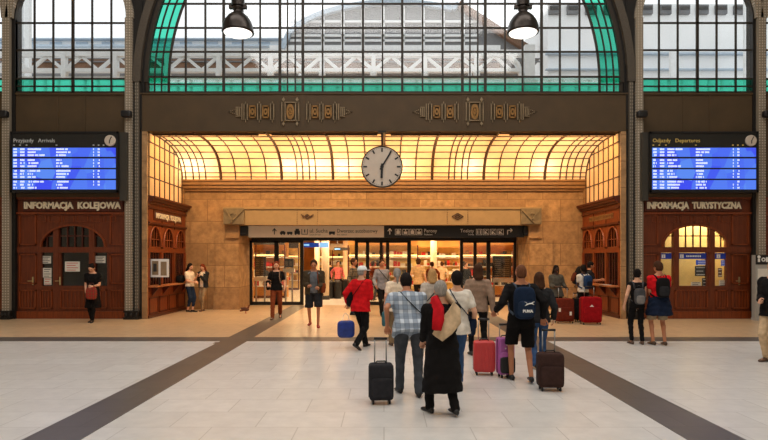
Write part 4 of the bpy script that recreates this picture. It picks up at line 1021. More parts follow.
# departure boards
def dep_board(px0, px1, side0, side1, lab, head, hm):
    Y = 16.68; q = Y/F; r = thing('departure_board', lab, 'display board', (X((px0+px1)/2, Y), Y, Z(192.5, Y)))
    ox, oz = X((px0+px1)/2, Y), Z(192.5, Y); x = lambda p: X(p, Y)-ox; z = lambda p: Z(p, Y)-oz
    MB().box(x(px0), x(px1), 0, .30, 0, z(131.5)).build('board_case', M['board'], r, bevel=.02)
    MB().box(x(px0)-.01, x(px1)+.01, -.02, .02, z(192.5), z(190)).box(x(px0)-.01, x(px1)+.01, -.02, .02, z(133.5), z(131.5)).box(x(px0)-.01, x(px0)+.04, -.02, .02, 0, z(131.5)).box(x(px1)-.04, x(px1)+.01, -.02, .02, 0, z(131.5)).build('bezel', M['black'], r)
    a, b2 = px0+2.2, px1-2.2
    for y0, y1 in ((147.8, 156.8), (158.6, 167.8), (169.4, 178.6), (180.2, 189.4)):
        sc = MB().box(x(a), x(b2), -.012, 0, z(y1), z(y0)).build('screen_row', M['screen'], r)
        g = MB(); H3 = (y1-y0)/3
        for j in range(3):
            yy = y0+H3*(j+.5)
            def run(c0, n_, w_=.9):
                for i in range(n_):
                    if random.random() < .88: g.box(x(c0+i*w_), x(c0+i*w_+w_*.72), -.016, -.012, z(yy+.85), z(yy-.75-.25*random.random()))
            run(a+.8, 4); run(a+7.5, 5); run(a+15, random.randint(6, 20)); run(a+43.5, random.randint(6, 16)); run(a+80.5, 1); run(a+85, 2, 1.1)
        g.build('glyphs', M['screen_text'], sc)
    text_mesh(head, 5.4*q, hm, r, 'header_text', (x(px0+2.5), -.004, z(142.3)), .003)
    s_ = MB()
    for c0 in (2.5, 8.5, 15, 45, 82, 87, 92): s_.box(x(px0+c0), x(px0+c0+1.6), -.006, 0, z(145.6), z(144.6))
    s_.build('column_marks', hm, r)
    cb = MB(); cc = (x(px1-7.5), -.02, z(140.8)); cb.lathe([(0, .02), (5.5*q, .02), (5.5*q, -.02), (5.0*q, -.03), (0, -.03)], cc, 28, axis='y'); ck = cb.build('clock_dial', M['clock_face'], r)
    MB().bar((cc[0], -.06, cc[2]), (cc[0]-.2*q, -.06, cc[2]-3*q), .02, .01).bar((cc[0], -.06, cc[2]), (cc[0]+2*q, -.06, cc[2]+3.8*q), .018, .01).build('clock_hand', M['black'], ck)
    MB().box(x(side0), x(side1), .10, .34, z(200), z(131.5)).build('side_cabinet', M['board_side'], r)
dep_board(10.8, 118, 118, 125.4, 'arrivals board with blue rows over the left office', 'Przyjazdy   Arrivals', M['screen_grey'])
dep_board(650, 758, 643.2, 650, 'departures board with blue rows over the right office', 'Odjazdy   Departures', M['screen_yellow'])

# ------------------------------------------------------------------ recess: walls, vault, kiosks
# back wall with door opening
ox = 5.14; LZ0, LZ1 = 2.98, 3.58
wl = MB(); wl.box(-XS-.3, -ox, YB, YB+1.6, 0, 4.6); wl.box(ox, XS+.3, YB, YB+1.6, 0, 4.6); wl.box(-ox, ox, YB, YB+1.6, LZ0, 4.6)
struct(wl, 'wall_stone', M['stone'], 'sandstone block wall around the entrance')
for s, nm in ((-1, 'trim_5'), (1, 'trim_6')):
    mb = MB(); mb.box(s*5.14, s*5.95, YB-.07, YB, 0, 2.55); mb.box(s*5.10, s*6.02, YB-.12, YB, 0, .62); mb.box(s*5.10, s*5.55, YB-.16, YB, 2.52, 2.60)
    struct(mb, nm, M['stone'])
# cornice
cn = MB()
for z0, z1, d in ((4.19, 4.27, .12), (4.27, 4.38, .22), (4.38, 4.50, .30), (4.50, 4.56, .36)): cn.box(-XS, XS, YB-d, YB, z0, z1)
struct(cn, 'trim_7', M['bronze'], 'stepped cornice under the amber glass vault')
# lintel over the doors
r = bpy.data.objects.new('lintel', None); COL.objects.link(r); r['kind'] = 'structure'; r['label'] = 'painted steel lintel with relief emblems over the doors'
xl0, xl1 = X(223.5, 20.1), X(541.5, 20.1)
MB().box(xl0, xl1, 20.08, YB, LZ0, LZ1).box(xl0, xl1, 20.02, YB, LZ1-.05, LZ1+.02).build('beam', M['lintel'], r)
for s, cxp in ((1, 234.5), (-1, 530.5)):
    e = MB(); cx_ = X(cxp, 20.1); e.box(cx_-.36, cx_+.36, 20.0, 20.08, LZ0+.03, LZ1-.03); e.bar((cx_+s*.34, 19.97, LZ1-.06), (cx_-s*.1, 19.97, LZ0+.08), .06, .05); e.bar((cx_-s*.3, 19.97, LZ1-.06), (cx_+s*.0, 19.97, LZ0+.12), .05, .05)
    e.arc(cx_-s*.05, 3.27, .09, .14, 0, 2*PI, 19.96, 20.0, 20); e.build('corner_relief', M['grey_relief'], r)
for cxp, wing in ((307.5, True), (457.5, False)):
    cx_ = X(cxp, 20.1); e = MB(); yy0, yy1 = 20.03, 20.09
    if wing:
        e.arc(cx_, 3.27, .04, .085, 0, 2*PI, yy0, yy1, 20)
        for s in (-1, 1): e.bar((cx_+s*.08, 20.05, 3.27), (cx_+s*.22, 20.05, 3.34), .035, .03); e.bar((cx_+s*.10, 20.05, 3.24), (cx_+s*.18, 20.05, 3.28), .03, .03)
    else:
        for a, b2 in (((-.2, 0), (0, .11)), ((0, .11), (.2, 0)), ((.2, 0), (0, -.11)), ((0, -.11), (-.2, 0)), ((-.09, 0), (0, .05)), ((0, .05), (.09, 0)), ((.09, 0), (0, -.05)), ((0, -.05), (-.09, 0))):
            e.bar((cx_+a[0], 20.05, 3.27+a[1]), (cx_+b2[0], 20.05, 3.27+b2[1]), .03, .03)
    for s in (-1, 1):
        for q in range(8): e.lathe([(0, 0), (.014, 0), (.01, -.02), (0, -.025)], (cx_+s*.36, 20.075, LZ0+.05+q*.065), 8, axis='y')
    e.build('emblem', M['vault_bar'], r)

# vault profile in YZ
VP = [(17.12, 5.585), (17.5, 5.60), (18.0, 5.60), (18.5, 5.57), (18.95, 5.50), (19.3, 5.40), (19.6, 5.24), (19.8, 5.02), (19.92, 4.78), (19.97, 4.55)]
VP = [Vector((0, a, b)) for a, b in VP]
vr = bpy.data.objects.new('ceiling_vault', None); COL.objects.link(vr); vr['kind'] = 'structure'; vr['label'] = 'curved amber glass vault with iron glazing bars'
g = MB()
for a, b2 in zip(VP, VP[1:]): g.add([(-XS, a.y, a.z), (XS, a.y, a.z), (XS, b2.y, b2.z), (-XS, b2.y, b2.z)], [(0, 1, 2, 3)])
g.build('amber_glass', M['amber'], vr)
ribs = MB()
def vrib(px, w):
    xx = X(px, 19.97); ribs.tube([(xx, p.y-.0, p.z-.012) for p in VP], w, 4)
for px in (221, 281.8, 333, 384, 432, 483.6, 544.5): vrib(px, .050)
for px in (186, 193.5, 199.5, 206, 235.7, 251.4, 266.4, 297.3, 303, 309.8, 316, 349, 365.5, 399.8, 415.5, 448.7, 454.3, 461.4, 467.3, 498.5, 513.7, 529, 559.8, 566, 572.6, 580): vrib(px, .024)
def on_vault(z=None, y=None):
    for a, b2 in zip(VP, VP[1:]):
        if y is not None and a.y <= y <= b2.y: f = (y-a.y)/(b2.y-a.y); return a.lerp(b2, f)
        if z is not None and min(a.z, b2.z) <= z <= max(a.z, b2.z) and a.y > 18: f = (z-a.z)/(b2.z-a.z); return a.lerp(b2, f)
for p in [on_vault(y=q) for q in (17.35, 17.8, 18.3, 18.8)] + [on_vault(z=q) for q in (5.40, 5.24, 5.0, 4.80, 4.66)]:
    ribs.box(-XS, XS, p.y-.012, p.y+.012, p.z-.034, p.z-.003)
ribs.build('glazing_bars', M['vault_bar'], vr)
# reflector housing behind the vault keeps the lamps' light in
hb_ = MB(); hb_.box(-XS, XS, 17.12, 20.9, 6.55, 6.6); hb_.box(-XS, XS, 20.85, 20.9, 4.6, 6.55); hb_.box(-XS-.5, -XS-.45, 17.12, 20.9, 3.6, 6.6); hb_.box(XS+.45, XS+.5, 17.12, 20.9, 3.6, 6.6)
struct(hb_, 'ceiling_housing', M['white'])
# amber side walls above the kiosks
for s, nm in ((-1, 'window_6'), (1, 'window_7')):
    r = bpy.data.objects.new(nm, None); COL.objects.link(r); r['kind'] = 'structure'
    poly = [(17.12, 3.66)] + [(p.y, p.z) for p in VP] + [(19.97, 3.66)]
    n = len(poly); mb = MB(); mb.add([(s*XS, y_, z_) for y_, z_ in poly], [tuple(range(n))]); mb.build('amber_pane', M['amber_side'], r)
    f = MB()
    for y_ in (17.15, 17.58, 17.97, 18.38, 18.8, 19.2, 19.6, 19.95):
        f.box(s*(XS-.03), s*XS, y_-.014, y_+.014, 3.66, on_vault(y=y_).z)
    for z_ in (3.68, 4.25, 4.86, 5.3): f.box(s*(XS-.035), s*XS, 17.12, on_vault(z=min(z_, 5.3)).y if z_ > 4.6 else 19.97, z_-.015, z_+.015)
    f.tube([(s*(XS-.02), p.y, p.z-.01) for p in VP], .03, 4)
    f.build('glazing_bars', M['vault_bar'], r)
    struct(MB().box(s*XS, s*(XS+.3), 19.97, YB, 3.6, 4.6), 'wall_return', M['stone'])

# ticket kiosks along both sides
def kiosk(s, label, sign):
    r = thing('ticket_kiosk', label, 'kiosk', (s*7.03, 18.67, 0)); y0, y1 = -1.61, 1.61
    # local: x measured from face plane, out of the room is +s
    B = lambda mb, xa, xb, ya, yb, za, zb: mb.box(s*xa, s*xb, ya, yb, za, zb)
    w = MB(); B(w, 0, .12, y0, y1, 0, .92); B(w, 0, .12, y0, y1, 2.80, 3.45)
    cs = (-1.08, 0.0, 1.08); hw = .44
    B(w, 0, .12, y0, y1, 1.98, 2.16)
    edges = [y0]+[c+d for c in cs for d in (-hw, hw)]+[y1]
    for i in range(0, len(edges), 2): B(w, 0, .12, edges[i], edges[i+1], 2.1, 2.82)
    for c in cs:
        n = 18
        for i in range(n):
            ya = c-hw+2*hw*i/n; yb = ya+2*hw/n; ym = (ya+yb)/2; B(w, 0, .12, ya, yb, 2.16+math.sqrt(max(0, hw*hw-(ym-c)**2))*1.4, 2.82)
    for y_ in (y0+.05, -.54, .54, y1-.05): B(w, -.02, .12, y_-.06, y_+.06, .92, 2.0)
    w.build('wood_body', M['wood'], r)
    m2 = MB()
    for c in cs:
        pts = [(s*-.02, c+hw*math.cos(a), 2.16+hw*1.4*math.sin(a)) for a in (PI*i/16 for i in range(17))]; m2.tube(pts, .022, 6)
        for d in (-.2, 0, .2): B(m2, .02, .05, c+d-.012, c+d+.012, 2.16, 2.16+math.sqrt(hw*hw-d*d)*1.4)
        B(m2, .02, .05, c-hw, c+hw, 2.38, 2.40)
    m2.build('arch_mouldings', wood('light_wood', S(150, 72, 30)), r)
    bl = MB()
    for i in range(16):
        y_ = y0+.1+i*(y1-y0-.2)/15; bl.lathe([(.016, 0), (.028, .1), (.016, .2), (.022, .5), (.016, .8), (.028, .95), (.016, 1.03)], (s*.05, y_, .96), 8)
    bl.build('turned_balusters', M['wood_dark'], r)
    cn_ = MB()
    for z0, z1, d in ((3.30, 3.36, .05), (3.45, 3.52, .08), (3.52, 3.60, .16), (3.60, 3.66, .22), (2.84, 2.90, .06)): B(cn_, -d, .1, y0, y1, z0, z1)
    cn_.build('cornice', M['wood_dark'], r)
    MB().box(s*-.28, s*.12, y0, y1, .93, .98).build('counter', wood('counter_wood', S(170, 104, 60)), r, bevel=.01)
    br = MB()
    for y_ in (-1.3, -.45, .45, 1.3): br.prism([(s*0, .92), (s*-.22, .92), (s*0, .66)], y_-.03, y_+.03)
    br.build('bracket', M['wood_dark'], r)
    pn = MB()
    for i in range(4):
        ya = y0+.08+i*.79; yb = ya+.70
        p4 = MB()
        for q in ((ya, ya+.04, .12, .62), (yb-.04, yb, .12, .62), (ya, yb, .12, .16), (ya, yb, .58, .62)): B(p4, -.02, 0, *q)
        p4.build('panel_moulding', M['wood_dark'], r)
    B(pn, -.04, 0, y0, y1, 0, .09)
    for c in (-1.08, 0, 1.08): B(pn, -.015, 0, c-.54, c-.52, 2.76, 3.3)
    pn.build('plinth_moulding', M['wood_dark'], r)
    MB().box(s*.06, s*.07, y0, y1, .98, 1.98).box(s*.06, s*.07, y0, y1, 2.16, 2.72).build('pane', M['g_dark'], r)
    MB().box(s*.55, s*.6, y0+.4, y1, 0, 3.3).box(s*.12, s*.6, y0+.4, y1, 3.3, 3.35).build('inner_wall', M['int_dark'], r)
    # lettered plate
    if sign:
        MB().box(s*-.02, 0, -1.2, 1.2, 2.98, 3.28).build('name_plate', M['wood_dark'], r)
        t_ = text_mesh('INFORMACJA  KOLEJOWA', .22, M['cream'], r, 'name_letters', (0, 0, 0), .008, 1, 'CENTER', bold=.008)
        W_ = max(v.co.x for v in t_.data.vertices)-min(v.co.x for v in t_.data.vertices)
        t_.data.transform(Matrix.Translation((-s*.03, .0, 3.05)) @ Matrix.Rotation(PI/2, 4, 'Z') @ Matrix.Diagonal((2.15/W_, 1, 1, 1)))
    else:
        gl_ = MB()
        for i in range(16):
            ya = -1.1+i*.13; gl_.box(s*-.02, s*0, ya, ya+.03, 3.04, 3.2); gl_.box(s*-.02, s*0, ya+.05, ya+.075, 3.04, 3.2); gl_.box(s*-.02, 0, ya, ya+.07, 3.11, 3.13)
        gl_.build('faded_letters', M['bronze'], r)
    return r
kiosk(-1, 'wooden ticket kiosk with arched windows along the left recess wall', True)
kiosk(1, 'wooden ticket kiosk with arched windows along the right recess wall', False)
struct(MB().box(-7.17, -XS+.03, 16.97, 17.04, 0, 5.56).box(XS-.03, 7.17, 16.97, 17.04, 0, 5.56), 'wall_reveal', M['stone'])
# framed notice and bits on the left counter
r = thing('notice_frame', 'framed notice with two printed sheets standing on the left kiosk counter', 'notice', (-6.80, 17.35, .98))
MB().box(-.28, .28, 0, .03, .25, .80).build('frame', M['white'], r); MB().box(-.22, -.03, -.006, 0, .32, .74).box(.04, .22, -.006, 0, .30, .72).build('printed_sheets', M['gilt'], r); MB().box(-.18, -.08, -.012, -.006, .42, .66).build('photo_block', M['darkgrey'], r); MB().box(-.03, .03, 0, .03, 0, .25).build('stand', M['iron'], r)
r = thing('handbag', 'black handbag lying on the far end of the left counter', 'bag', (-6.87, 19.35, .98)); MB().sbox((0, 0, .13), (.12, .2, .13), .6).build('bag_body', c_black, r, smooth=True); MB().tube([(0, -.12, .22), (0, -.06, .34), (0, .06, .34), (0, .12, .22)], .012, 8).build('bag_handle', c_black, r, smooth=True)
mb = MB().box(-.12, .12, -.15, .15, 0, .012); o = mb.build('paper_sheet', M['paper']); o.location = (6.85, 17.75, .98); o.rotation_euler = (0, 0, .2); tag(o, 'white papers lying on the right kiosk counter', 'paper')
# leaflets behind right kiosk glass
for i, (y_, z_, m_) in enumerate(((17.5, 1.45, 'red'), (18.1, 1.5, 'paper'), (18.5, 1.3, 'blue_sign'), (19.0, 1.55, 'paper'), (19.4, 1.4, 'red'), (19.8, 1.6, 'paper'))):
    o = MB().box(-.01, .01, -.1, .1, 0, .28).build('leaflet', M[m_]); o.location = (7.25, y_, z_)
    tag(o, '%s leaflet behind the right kiosk balusters, %s' % ({'red': 'red', 'paper': 'white', 'blue_sign': 'blue'}[m_], ('nearest the hall', 'second from the hall', 'near the middle', 'just past the middle', 'second from the back', 'nearest the stone wall')[i]), 'leaflet', 'leaflets behind the right kiosk')
    MB().box(-.05, .12, -.02, .02, -.6, 0).build('holder', M['steel'], o)

# station clock
r = thing('station_clock', 'large round station clock reading five past six under the frieze', 'clock', (X(382, 16.85), 16.85, Z(167, 16.85))); q = 16.85/F
MB().lathe([(0, .10), (20.3*q, .10), (20.8*q, .06), (20.8*q, -.04), (20.3*q, -.06), (19.6*q, -.055), (19.6*q, .0)], (0, 0, 0), 64, axis='y').build('clock_case', M['iron'], r, smooth=False)
MB().lathe([(0, .02), (19.7*q, .02), (19.7*q, -.05), (0, -.05)], (0, 0, 0), 64, axis='y').build('clock_dial', M['clock_face'], r)
tk = MB()
for i in range(60):
    a = PI/2 - 2*PI*i/60; r0, r1, w_ = (14.8, 18.8, .045) if i % 5 == 0 else (18.2, 18.9, .012)
    tk.bar((r0*q*math.cos(a), -.055, r0*q*math.sin(a)), (r1*q*math.cos(a), -.055, r1*q*math.sin(a)), w_, .008)
tk.build('hour_marks', M['black'], r)
a = PI/2-2*PI*5.2/60
MB().bar((-.10*math.cos(a), -.07, -.10*math.sin(a)), (17.3*q*math.cos(a), -.07, 17.3*q*math.sin(a)), .045, .01).build('minute_hand', M['black'], r)
a = PI/2-2*PI*6.08/12
MB().bar((-.09*math.cos(a), -.08, -.09*math.sin(a)), (11.5*q*math.cos(a), -.08, 11.5*q*math.sin(a)), .065, .01).build('hour_hand', M['black'], r)
MB().lathe([(0, .02), (.05, .02), (.05, -.02), (0, -.02)], (0, -.08, 0), 16, axis='y').build('hub', M['black'], r)
MB().tube([(0, .03, 20*q), (0, .03, Z(133, 16.85)-Z(167, 16.85)), (0, .2, Z(130, 16.85)-Z(167, 16.85))], .028, 10).box(-.12, .12, 0, .16, Z(132.5, 16.85)-Z(167, 16.85), Z(130.5, 16.85)-Z(167, 16.85)).build('hanger', M['iron'], r)

# pendant lamps
def pendant(px, label):
    Y = 14.2; q = Y/F; r = thing('pendant_lamp', label, 'lamp', (X(px, Y), Y, Z(33, Y)))
    MB().lathe([(.385, 0), (.395, .02), (.385, .05), (.375, .14), (.33, .28), (.25, .40), (.17, .47), (.12, .50), (.10, .56), (.13, .58), (.13, .66), (.10, .68), (0, .68)], (0, 0, 0), 40).build('lamp_shade', M['lamp_shade'], r, smooth=True)
    MB().lathe([(0, -.09), (.12, -.085), (.24, -.06), (.33, -.02), (.365, .03), (0, .035)], (0, 0, 0), 40).build('opal_glass', M['lamp_white'], r, smooth=True)
    MB().box(-.22, .22, -.05, .05, .60, .68).lathe([(0, .66), (.16, .66), (.16, .92), (.10, .96), (0, .96)], (0, 0, 0), 20).build('gear_housing', M['lamp_shade'], r)
    MB().tube([(0, 0, .9), (0, 0, 7.5)], .018, 8).build('suspension_rod', M['iron'], r)
pendant(238, 'bell-shaped metal pendant lamp hanging left of the clock'); pendant(523, 'bell-shaped metal pendant lamp hanging right of the clock')

# ------------------------------------------------------------------ entrance signs and doors
def arrow(mb, x, z, h, kind='up', y=0.):
    if kind == 'up': mb.bar((x, y, z), (x, y, z+h*.9), .03, .008); mb.bar((x, y, z+h), (x-.07, y, z+h*.55), .03, .008); mb.bar((x, y, z+h), (x+.07, y, z+h*.55), .03, .008)
    else: mb.bar((x, y, z), (x, y, z+h*.7), .03, .008); mb.bar((x, y, z+h*.7), (x+.14, y, z+h*.7), .03, .008); mb.bar((x+.17, y, z+h*.7), (x+.10, y, z+h*1.0), .03, .008); mb.bar((x+.17, y, z+h*.7), (x+.10, y, z+h*.4), .03, .008)
YS = 20.6; qs = YS/F
def sign_box(p0, p1, lab, m_):
    r = thing('direction_sign', lab, 'sign', (X(p0, YS), YS, Z(237.3, YS))); MB().box(0, (p1-p0)*qs, 0, .10, 0, 11.6*qs).build('sign_box', m_, r); return r
m_signl = mat('beige_sign_face', S(202, 180, 150), rough=.5, vary=.03, emit=S(202, 180, 150), estr=.12)
r = sign_box(248.4, 384, 'long beige direction sign with black pictograms over the left doors', m_signl)
x = lambda p: (p-248.4)*qs; z = lambda p: (237.3-p)*qs
pc = MB(); arrow(pc, x(274.5), z(234.5), 6*qs, y=-.01); pc.build('arrow', M['black'], r); pc = MB()
pc.box(x(280), x(285.5), -.01, 0, z(234), z(231.8)); pc.box(x(281), x(284.5), -.01, 0, z(231.8), z(231)); pc.box(x(287), x(292.5), -.01, 0, z(234), z(231.8)); pc.box(x(294.5), x(300), -.01, 0, z(234), z(230.5)); pc.box(x(295.5), x(299), -.01, 0, z(230.5), z(228.8))
for a, b2, c0, c1 in ((301.5, 302.1, 229, 234.5), (307.2, 307.8, 229, 234.5), (301.5, 307.8, 233.9, 234.5), (304.2, 305.2, 229.5, 232.5)): pc.box(x(a), x(b2), -.01, 0, z(c1), z(c0))
pc.box(x(329), x(335), -.01, 0, z(234), z(231.5))
for a in (281.3, 284.2, 288.3, 291.2, 295.6, 299, 330, 334): pc.lathe([(0, 0), (.8*qs, 0), (.8*qs, -.01), (0, -.01)], (x(a), 0, z(234.2)), 10, axis='y')
pc.build('pictogram', M['black'], r)
text_mesh('ul. Sucha', 5.6*qs, M['black'], r, 'lettering', (x(309.5), -.004, z(232.6)), .003, .92); text_mesh('Sucha Street', 2.2*qs, M['black'], r, 'lettering', (x(309.5), -.004, z(235.3)), .002)
text_mesh('Dworzec autobusowy', 5.4*qs, M['black'], r, 'lettering', (x(337), -.004, z(232.6)), .003, .84); text_mesh('Bus station', 2.2*qs, M['black'], r, 'lettering', (x(337), -.004, z(235.3)), .002)
r = sign_box(384, 524.5, 'long black direction sign with white pictograms over the right doors', M['black'])
x = lambda p: (p-384)*qs
pc = MB(); arrow(pc, x(389.8), z(234.5), 6*qs, y=-.01); pc.build('arrow', M['white'], r)
def picto(p):
    for a, b2, c0, c1 in ((p, p+.5, 229, 235), (p+5.6, p+6.1, 229, 235), (p, p+6.1, 234.6, 235), (p, p+6.1, 229, 229.5)): pc.box(x(a), x(b2), -.01, 0, z(c1), z(c0))
for i, p in enumerate((395, 402.5, 409.3, 416)):
    pc = MB(); picto(p)
    pc.box(x(p+1.3), x(p+4.8), -.01, 0, z(234), z(230.5 + (i % 2)))
    pc.lathe([(0, 0), (.7*qs, 0), (.7*qs, -.01), (0, -.01)], (x(p+3), 0, z(230.2)), 8, axis='y'); pc.build('pictogram', M['white'], r)
for i, p in enumerate((476, 483, 490.2, 497.5)):
    pc = MB(); picto(p)
    if i == 0:
        for a in (p+1.8, p+4.3): pc.box(x(a)-.5*qs, x(a)+.5*qs, -.01, 0, z(234), z(231)); pc.lathe([(0, 0), (.55*qs, 0), (.55*qs, -.01), (0, -.01)], (x(a), 0, z(230.4)), 8, axis='y')
    else: pc.bar((x(p+1.2), -.005, z(230.5)), (x(p+4.8), -.005, z(234)), .03, .01); pc.box(x(p+1.2), x(p+3), -.01, 0, z(234), z(232)); pc.lathe([(0, 0), (.7*qs, 0), (.7*qs, -.01), (0, -.01)], (x(p+3.8), 0, z(230.6)), 8, axis='y')
    pc.build('pictogram', M['white'], r)
pc = MB(); arrow(pc, x(507.5), z(234.5), 6*qs, 'right', y=-.01)
pc.build('arrow', M['white'], r)
text_mesh('Perony', 5.0*qs, M['white'], r, 'lettering', (x(424), -.004, z(232.4)), .003, .9); text_mesh('Platforms', 2.2*qs, M['white'], r, 'lettering', (x(424), -.004, z(235.2)), .002)
text_mesh('Toalety', 5.0*qs, M['white'], r, 'lettering', (x(474), -.004, z(232.4)), .003, .9, 'RIGHT'); text_mesh('Toilets', 2.2*qs, M['white'], r, 'lettering', (x(474), -.004, z(235.2)), .002, 1, 'RIGHT')
for px, lab in ((244, 'dark box under the left end of the lintel'), (527, 'dark box under the right end of the lintel')):
    r = thing('dark_end_box', lab, 'box', (X(px, 20.5)+(-.02 if px < 300 else -.0), 20.5, 2.62)); MB().box(-.13, .13, -.05, .3, 0, .34).build('box_case', M['black'], r, bevel=.02); MB().box(-.10, .10, -.06, -.05, .05, .10).build('front_strip', M['darkgrey'], r)  # plain dark box of unidentified use at each lintel end
struct(MB().box(-ox, ox, YD-.1, YD+.15, 2.5, 2.62).box(-ox, ox, 20.45, YD+.2, 2.98, 3.02).box(-ox, ox, YD-.05, YD+.1, 2.62, 3.0), 'beam_entrance', M['iron'], 'dark head beam over the glass doors')
def gdoor(p0, p1, lab, wf=.06, handle=None):
    Y = YD; r = thing('glass_door', lab, 'door', (X((p0+p1)/2, Y), Y, 0)); w = (p1-p0)*Y/F; zt_ = 2.5
    f = MB(); f.box(-w/2, -w/2+wf, -.04, .04, 0, zt_); f.box(w/2-wf, w/2, -.04, .04, 0, zt_); f.box(-w/2, w/2, -.04, .04, 0, .13); f.box(-w/2, w/2, -.04, .04, zt_-.08, zt_); f.build('door_frame', M['iron'], r)
    MB().box(-w/2+wf, w/2-wf, -.006, .006, .13, zt_-.08).build('pane', M['g_door'], r)
    if handle: MB().tube([(handle*(w/2-.16), -.05, .9), (handle*(w/2-.16), -.09, .95), (handle*(w/2-.16), -.09, 1.6), (handle*(w/2-.16), -.05, 1.65)], .014, 8).build('pull_handle', M['iron'], r, smooth=True)
gdoor(249.8, 277, 'outer left glass door with vertical pull handle', .10, 1)
gdoor(277, 302, 'glass panel left of the left open doorway', .07)
gdoor(356, 368, 'narrow glass panel right of the left open doorway', .08)
gdoor(368, 381, 'narrow glass door second in the middle group', .05)
gdoor(381, 387.5, 'slim glass leaf in the centre of the entrance', .06)
gdoor(387.5, 409, 'wide glass panel just right of the centre', .07)
gdoor(461.5, 475, 'narrow glass panel right of the right open doorway', .06)
gdoor(475, 488, 'narrow glass door between two right-hand panels', .06, -1)
gdoor(488, 516, 'outer right glass door in front of the dark information board', .09, -1)
struct(MB().box(X(302, YD), X(303.6, YD), YD-.08, YD+.08, 0, 2.5).box(X(354.8, YD), X(356, YD), YD-.08, YD+.08, 0, 2.5).box(X(409, YD), X(411, YD), YD-.08, YD+.08, 0, 2.5).box(X(460, YD), X(461.5, YD), YD-.08, YD+.08, 0, 2.5), 'door_frame_posts', M['iron'])
struct(MB().box(X(516, YD), ox+.1, YD-.05, YD+.1, 0, 2.6).box(-ox-.5, X(249.8, YD), YD-.05, YD+.1, 0, 2.6), 'wall_jamb', M['stone'])

# ------------------------------------------------------------------ passage beyond the doors
PX = 8.6; PZ = 3.45
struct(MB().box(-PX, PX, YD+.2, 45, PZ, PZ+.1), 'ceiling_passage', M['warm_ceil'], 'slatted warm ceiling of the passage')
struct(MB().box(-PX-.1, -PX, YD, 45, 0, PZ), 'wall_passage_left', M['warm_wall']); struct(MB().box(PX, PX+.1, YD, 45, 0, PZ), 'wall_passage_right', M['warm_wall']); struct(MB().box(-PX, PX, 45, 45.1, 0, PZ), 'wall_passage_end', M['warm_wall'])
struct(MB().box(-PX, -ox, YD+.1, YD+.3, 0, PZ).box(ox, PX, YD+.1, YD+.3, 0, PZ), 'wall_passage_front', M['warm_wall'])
li = 0
for y_ in (24.5, 27.5, 30.5, 34, 38, 42):
    for x_ in (-4.6, -1.6, 1.6, 4.6):
        r = thing('ceiling_light', 'strip ceiling light in the passage', 'lamp', (x_, y_, PZ-.001), 0, 'strip lights in the passage ceiling')
        MB().box(-1.0, 1.0, -.06, .06, -.05, 0).build('light_frame', M['white'], r); MB().box(-.96, .96, -.045, .045, -.06, -.05).build('diffuser', M['amber_lamp'], r)
def shopfront(x0, x1, Y, lab, sign_m, inner, h=2.9):
    r = thing('shop', lab, 'shop', ((x0+x1)/2, Y, 0)); w = x1-x0
    MB().box(-w/2, w/2, 0, .1, h-.45, h).build('fascia', sign_m, r)
    MB().box(-w/2, w/2, .05, .09, 1.93, 2.0).build('fascia_light', M['amber_lamp'], r)
    f = MB()
    n = max(2, int(w/1.1))
    for i in range(n+1): xx = -w/2+w*i/n; f.box(xx-.03, xx+.03, 0, .08, 0, h-.45)
    f.box(-w/2, w/2, 0, .08, 0, .12); f.build('shop_frame', M['wood_dark'], r)
    sh = MB()
    for z_ in (.5, .95, 1.4, 1.85): sh.box(-w/2, w/2, .7, 1.0, z_, z_+.04)
    sh.build('shelf', M['white'], r)
    gd = [MB() for _ in range(4)]
    for z_ in (.54, .99, 1.44, 1.89):
        xx = -w/2+.1
        while xx < w/2-.2:
            ww = random.uniform(.08, .22); gd[random.randrange(4)].box(xx, xx+ww, .72, .9, z_, z_+random.uniform(.12, .34)); xx += ww+.03
    for g_, m_ in zip(gd, (M['red'], M['gilt_bright'], M['paper'], M['darkgrey'])): g_.build('stock', m_, r, props={'kind': 'stuff'})
    MB().box(-w/2, w/2, 1.1, 1.15, 0, h).build('back_panel', inner, r)
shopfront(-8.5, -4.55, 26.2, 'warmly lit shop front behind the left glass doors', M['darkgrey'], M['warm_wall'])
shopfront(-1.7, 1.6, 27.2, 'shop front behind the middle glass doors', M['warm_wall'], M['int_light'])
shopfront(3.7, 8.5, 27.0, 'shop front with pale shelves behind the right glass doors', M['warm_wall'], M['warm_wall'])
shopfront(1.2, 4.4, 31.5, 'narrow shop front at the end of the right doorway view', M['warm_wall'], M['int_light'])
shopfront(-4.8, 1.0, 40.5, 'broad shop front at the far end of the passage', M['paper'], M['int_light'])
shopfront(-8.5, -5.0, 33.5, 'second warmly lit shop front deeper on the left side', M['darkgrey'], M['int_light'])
for x_, y_, lab in ((-2.6, 25.4, 'pale round column seen through the left doorway'), (-2.2, 33, 'farther pale column in the left passage'), (2.6, 30, 'pale column seen through the right doorway'), (-4.2, 36, 'farthest pale column on the left')):
    r = thing('passage_column', lab, 'column', (x_, y_, 0)); MB().lathe([(.17, 0), (.17, PZ)], (0, 0, 0), 20).build('shaft', mat('pale_column', S(226, 206, 176), vary=.05), r, smooth=True); MB().lathe([(.21, 0), (.21, .15), (.18, .18)], (0, 0, 0), 20).build('plinth', M['darkgrey'], r)
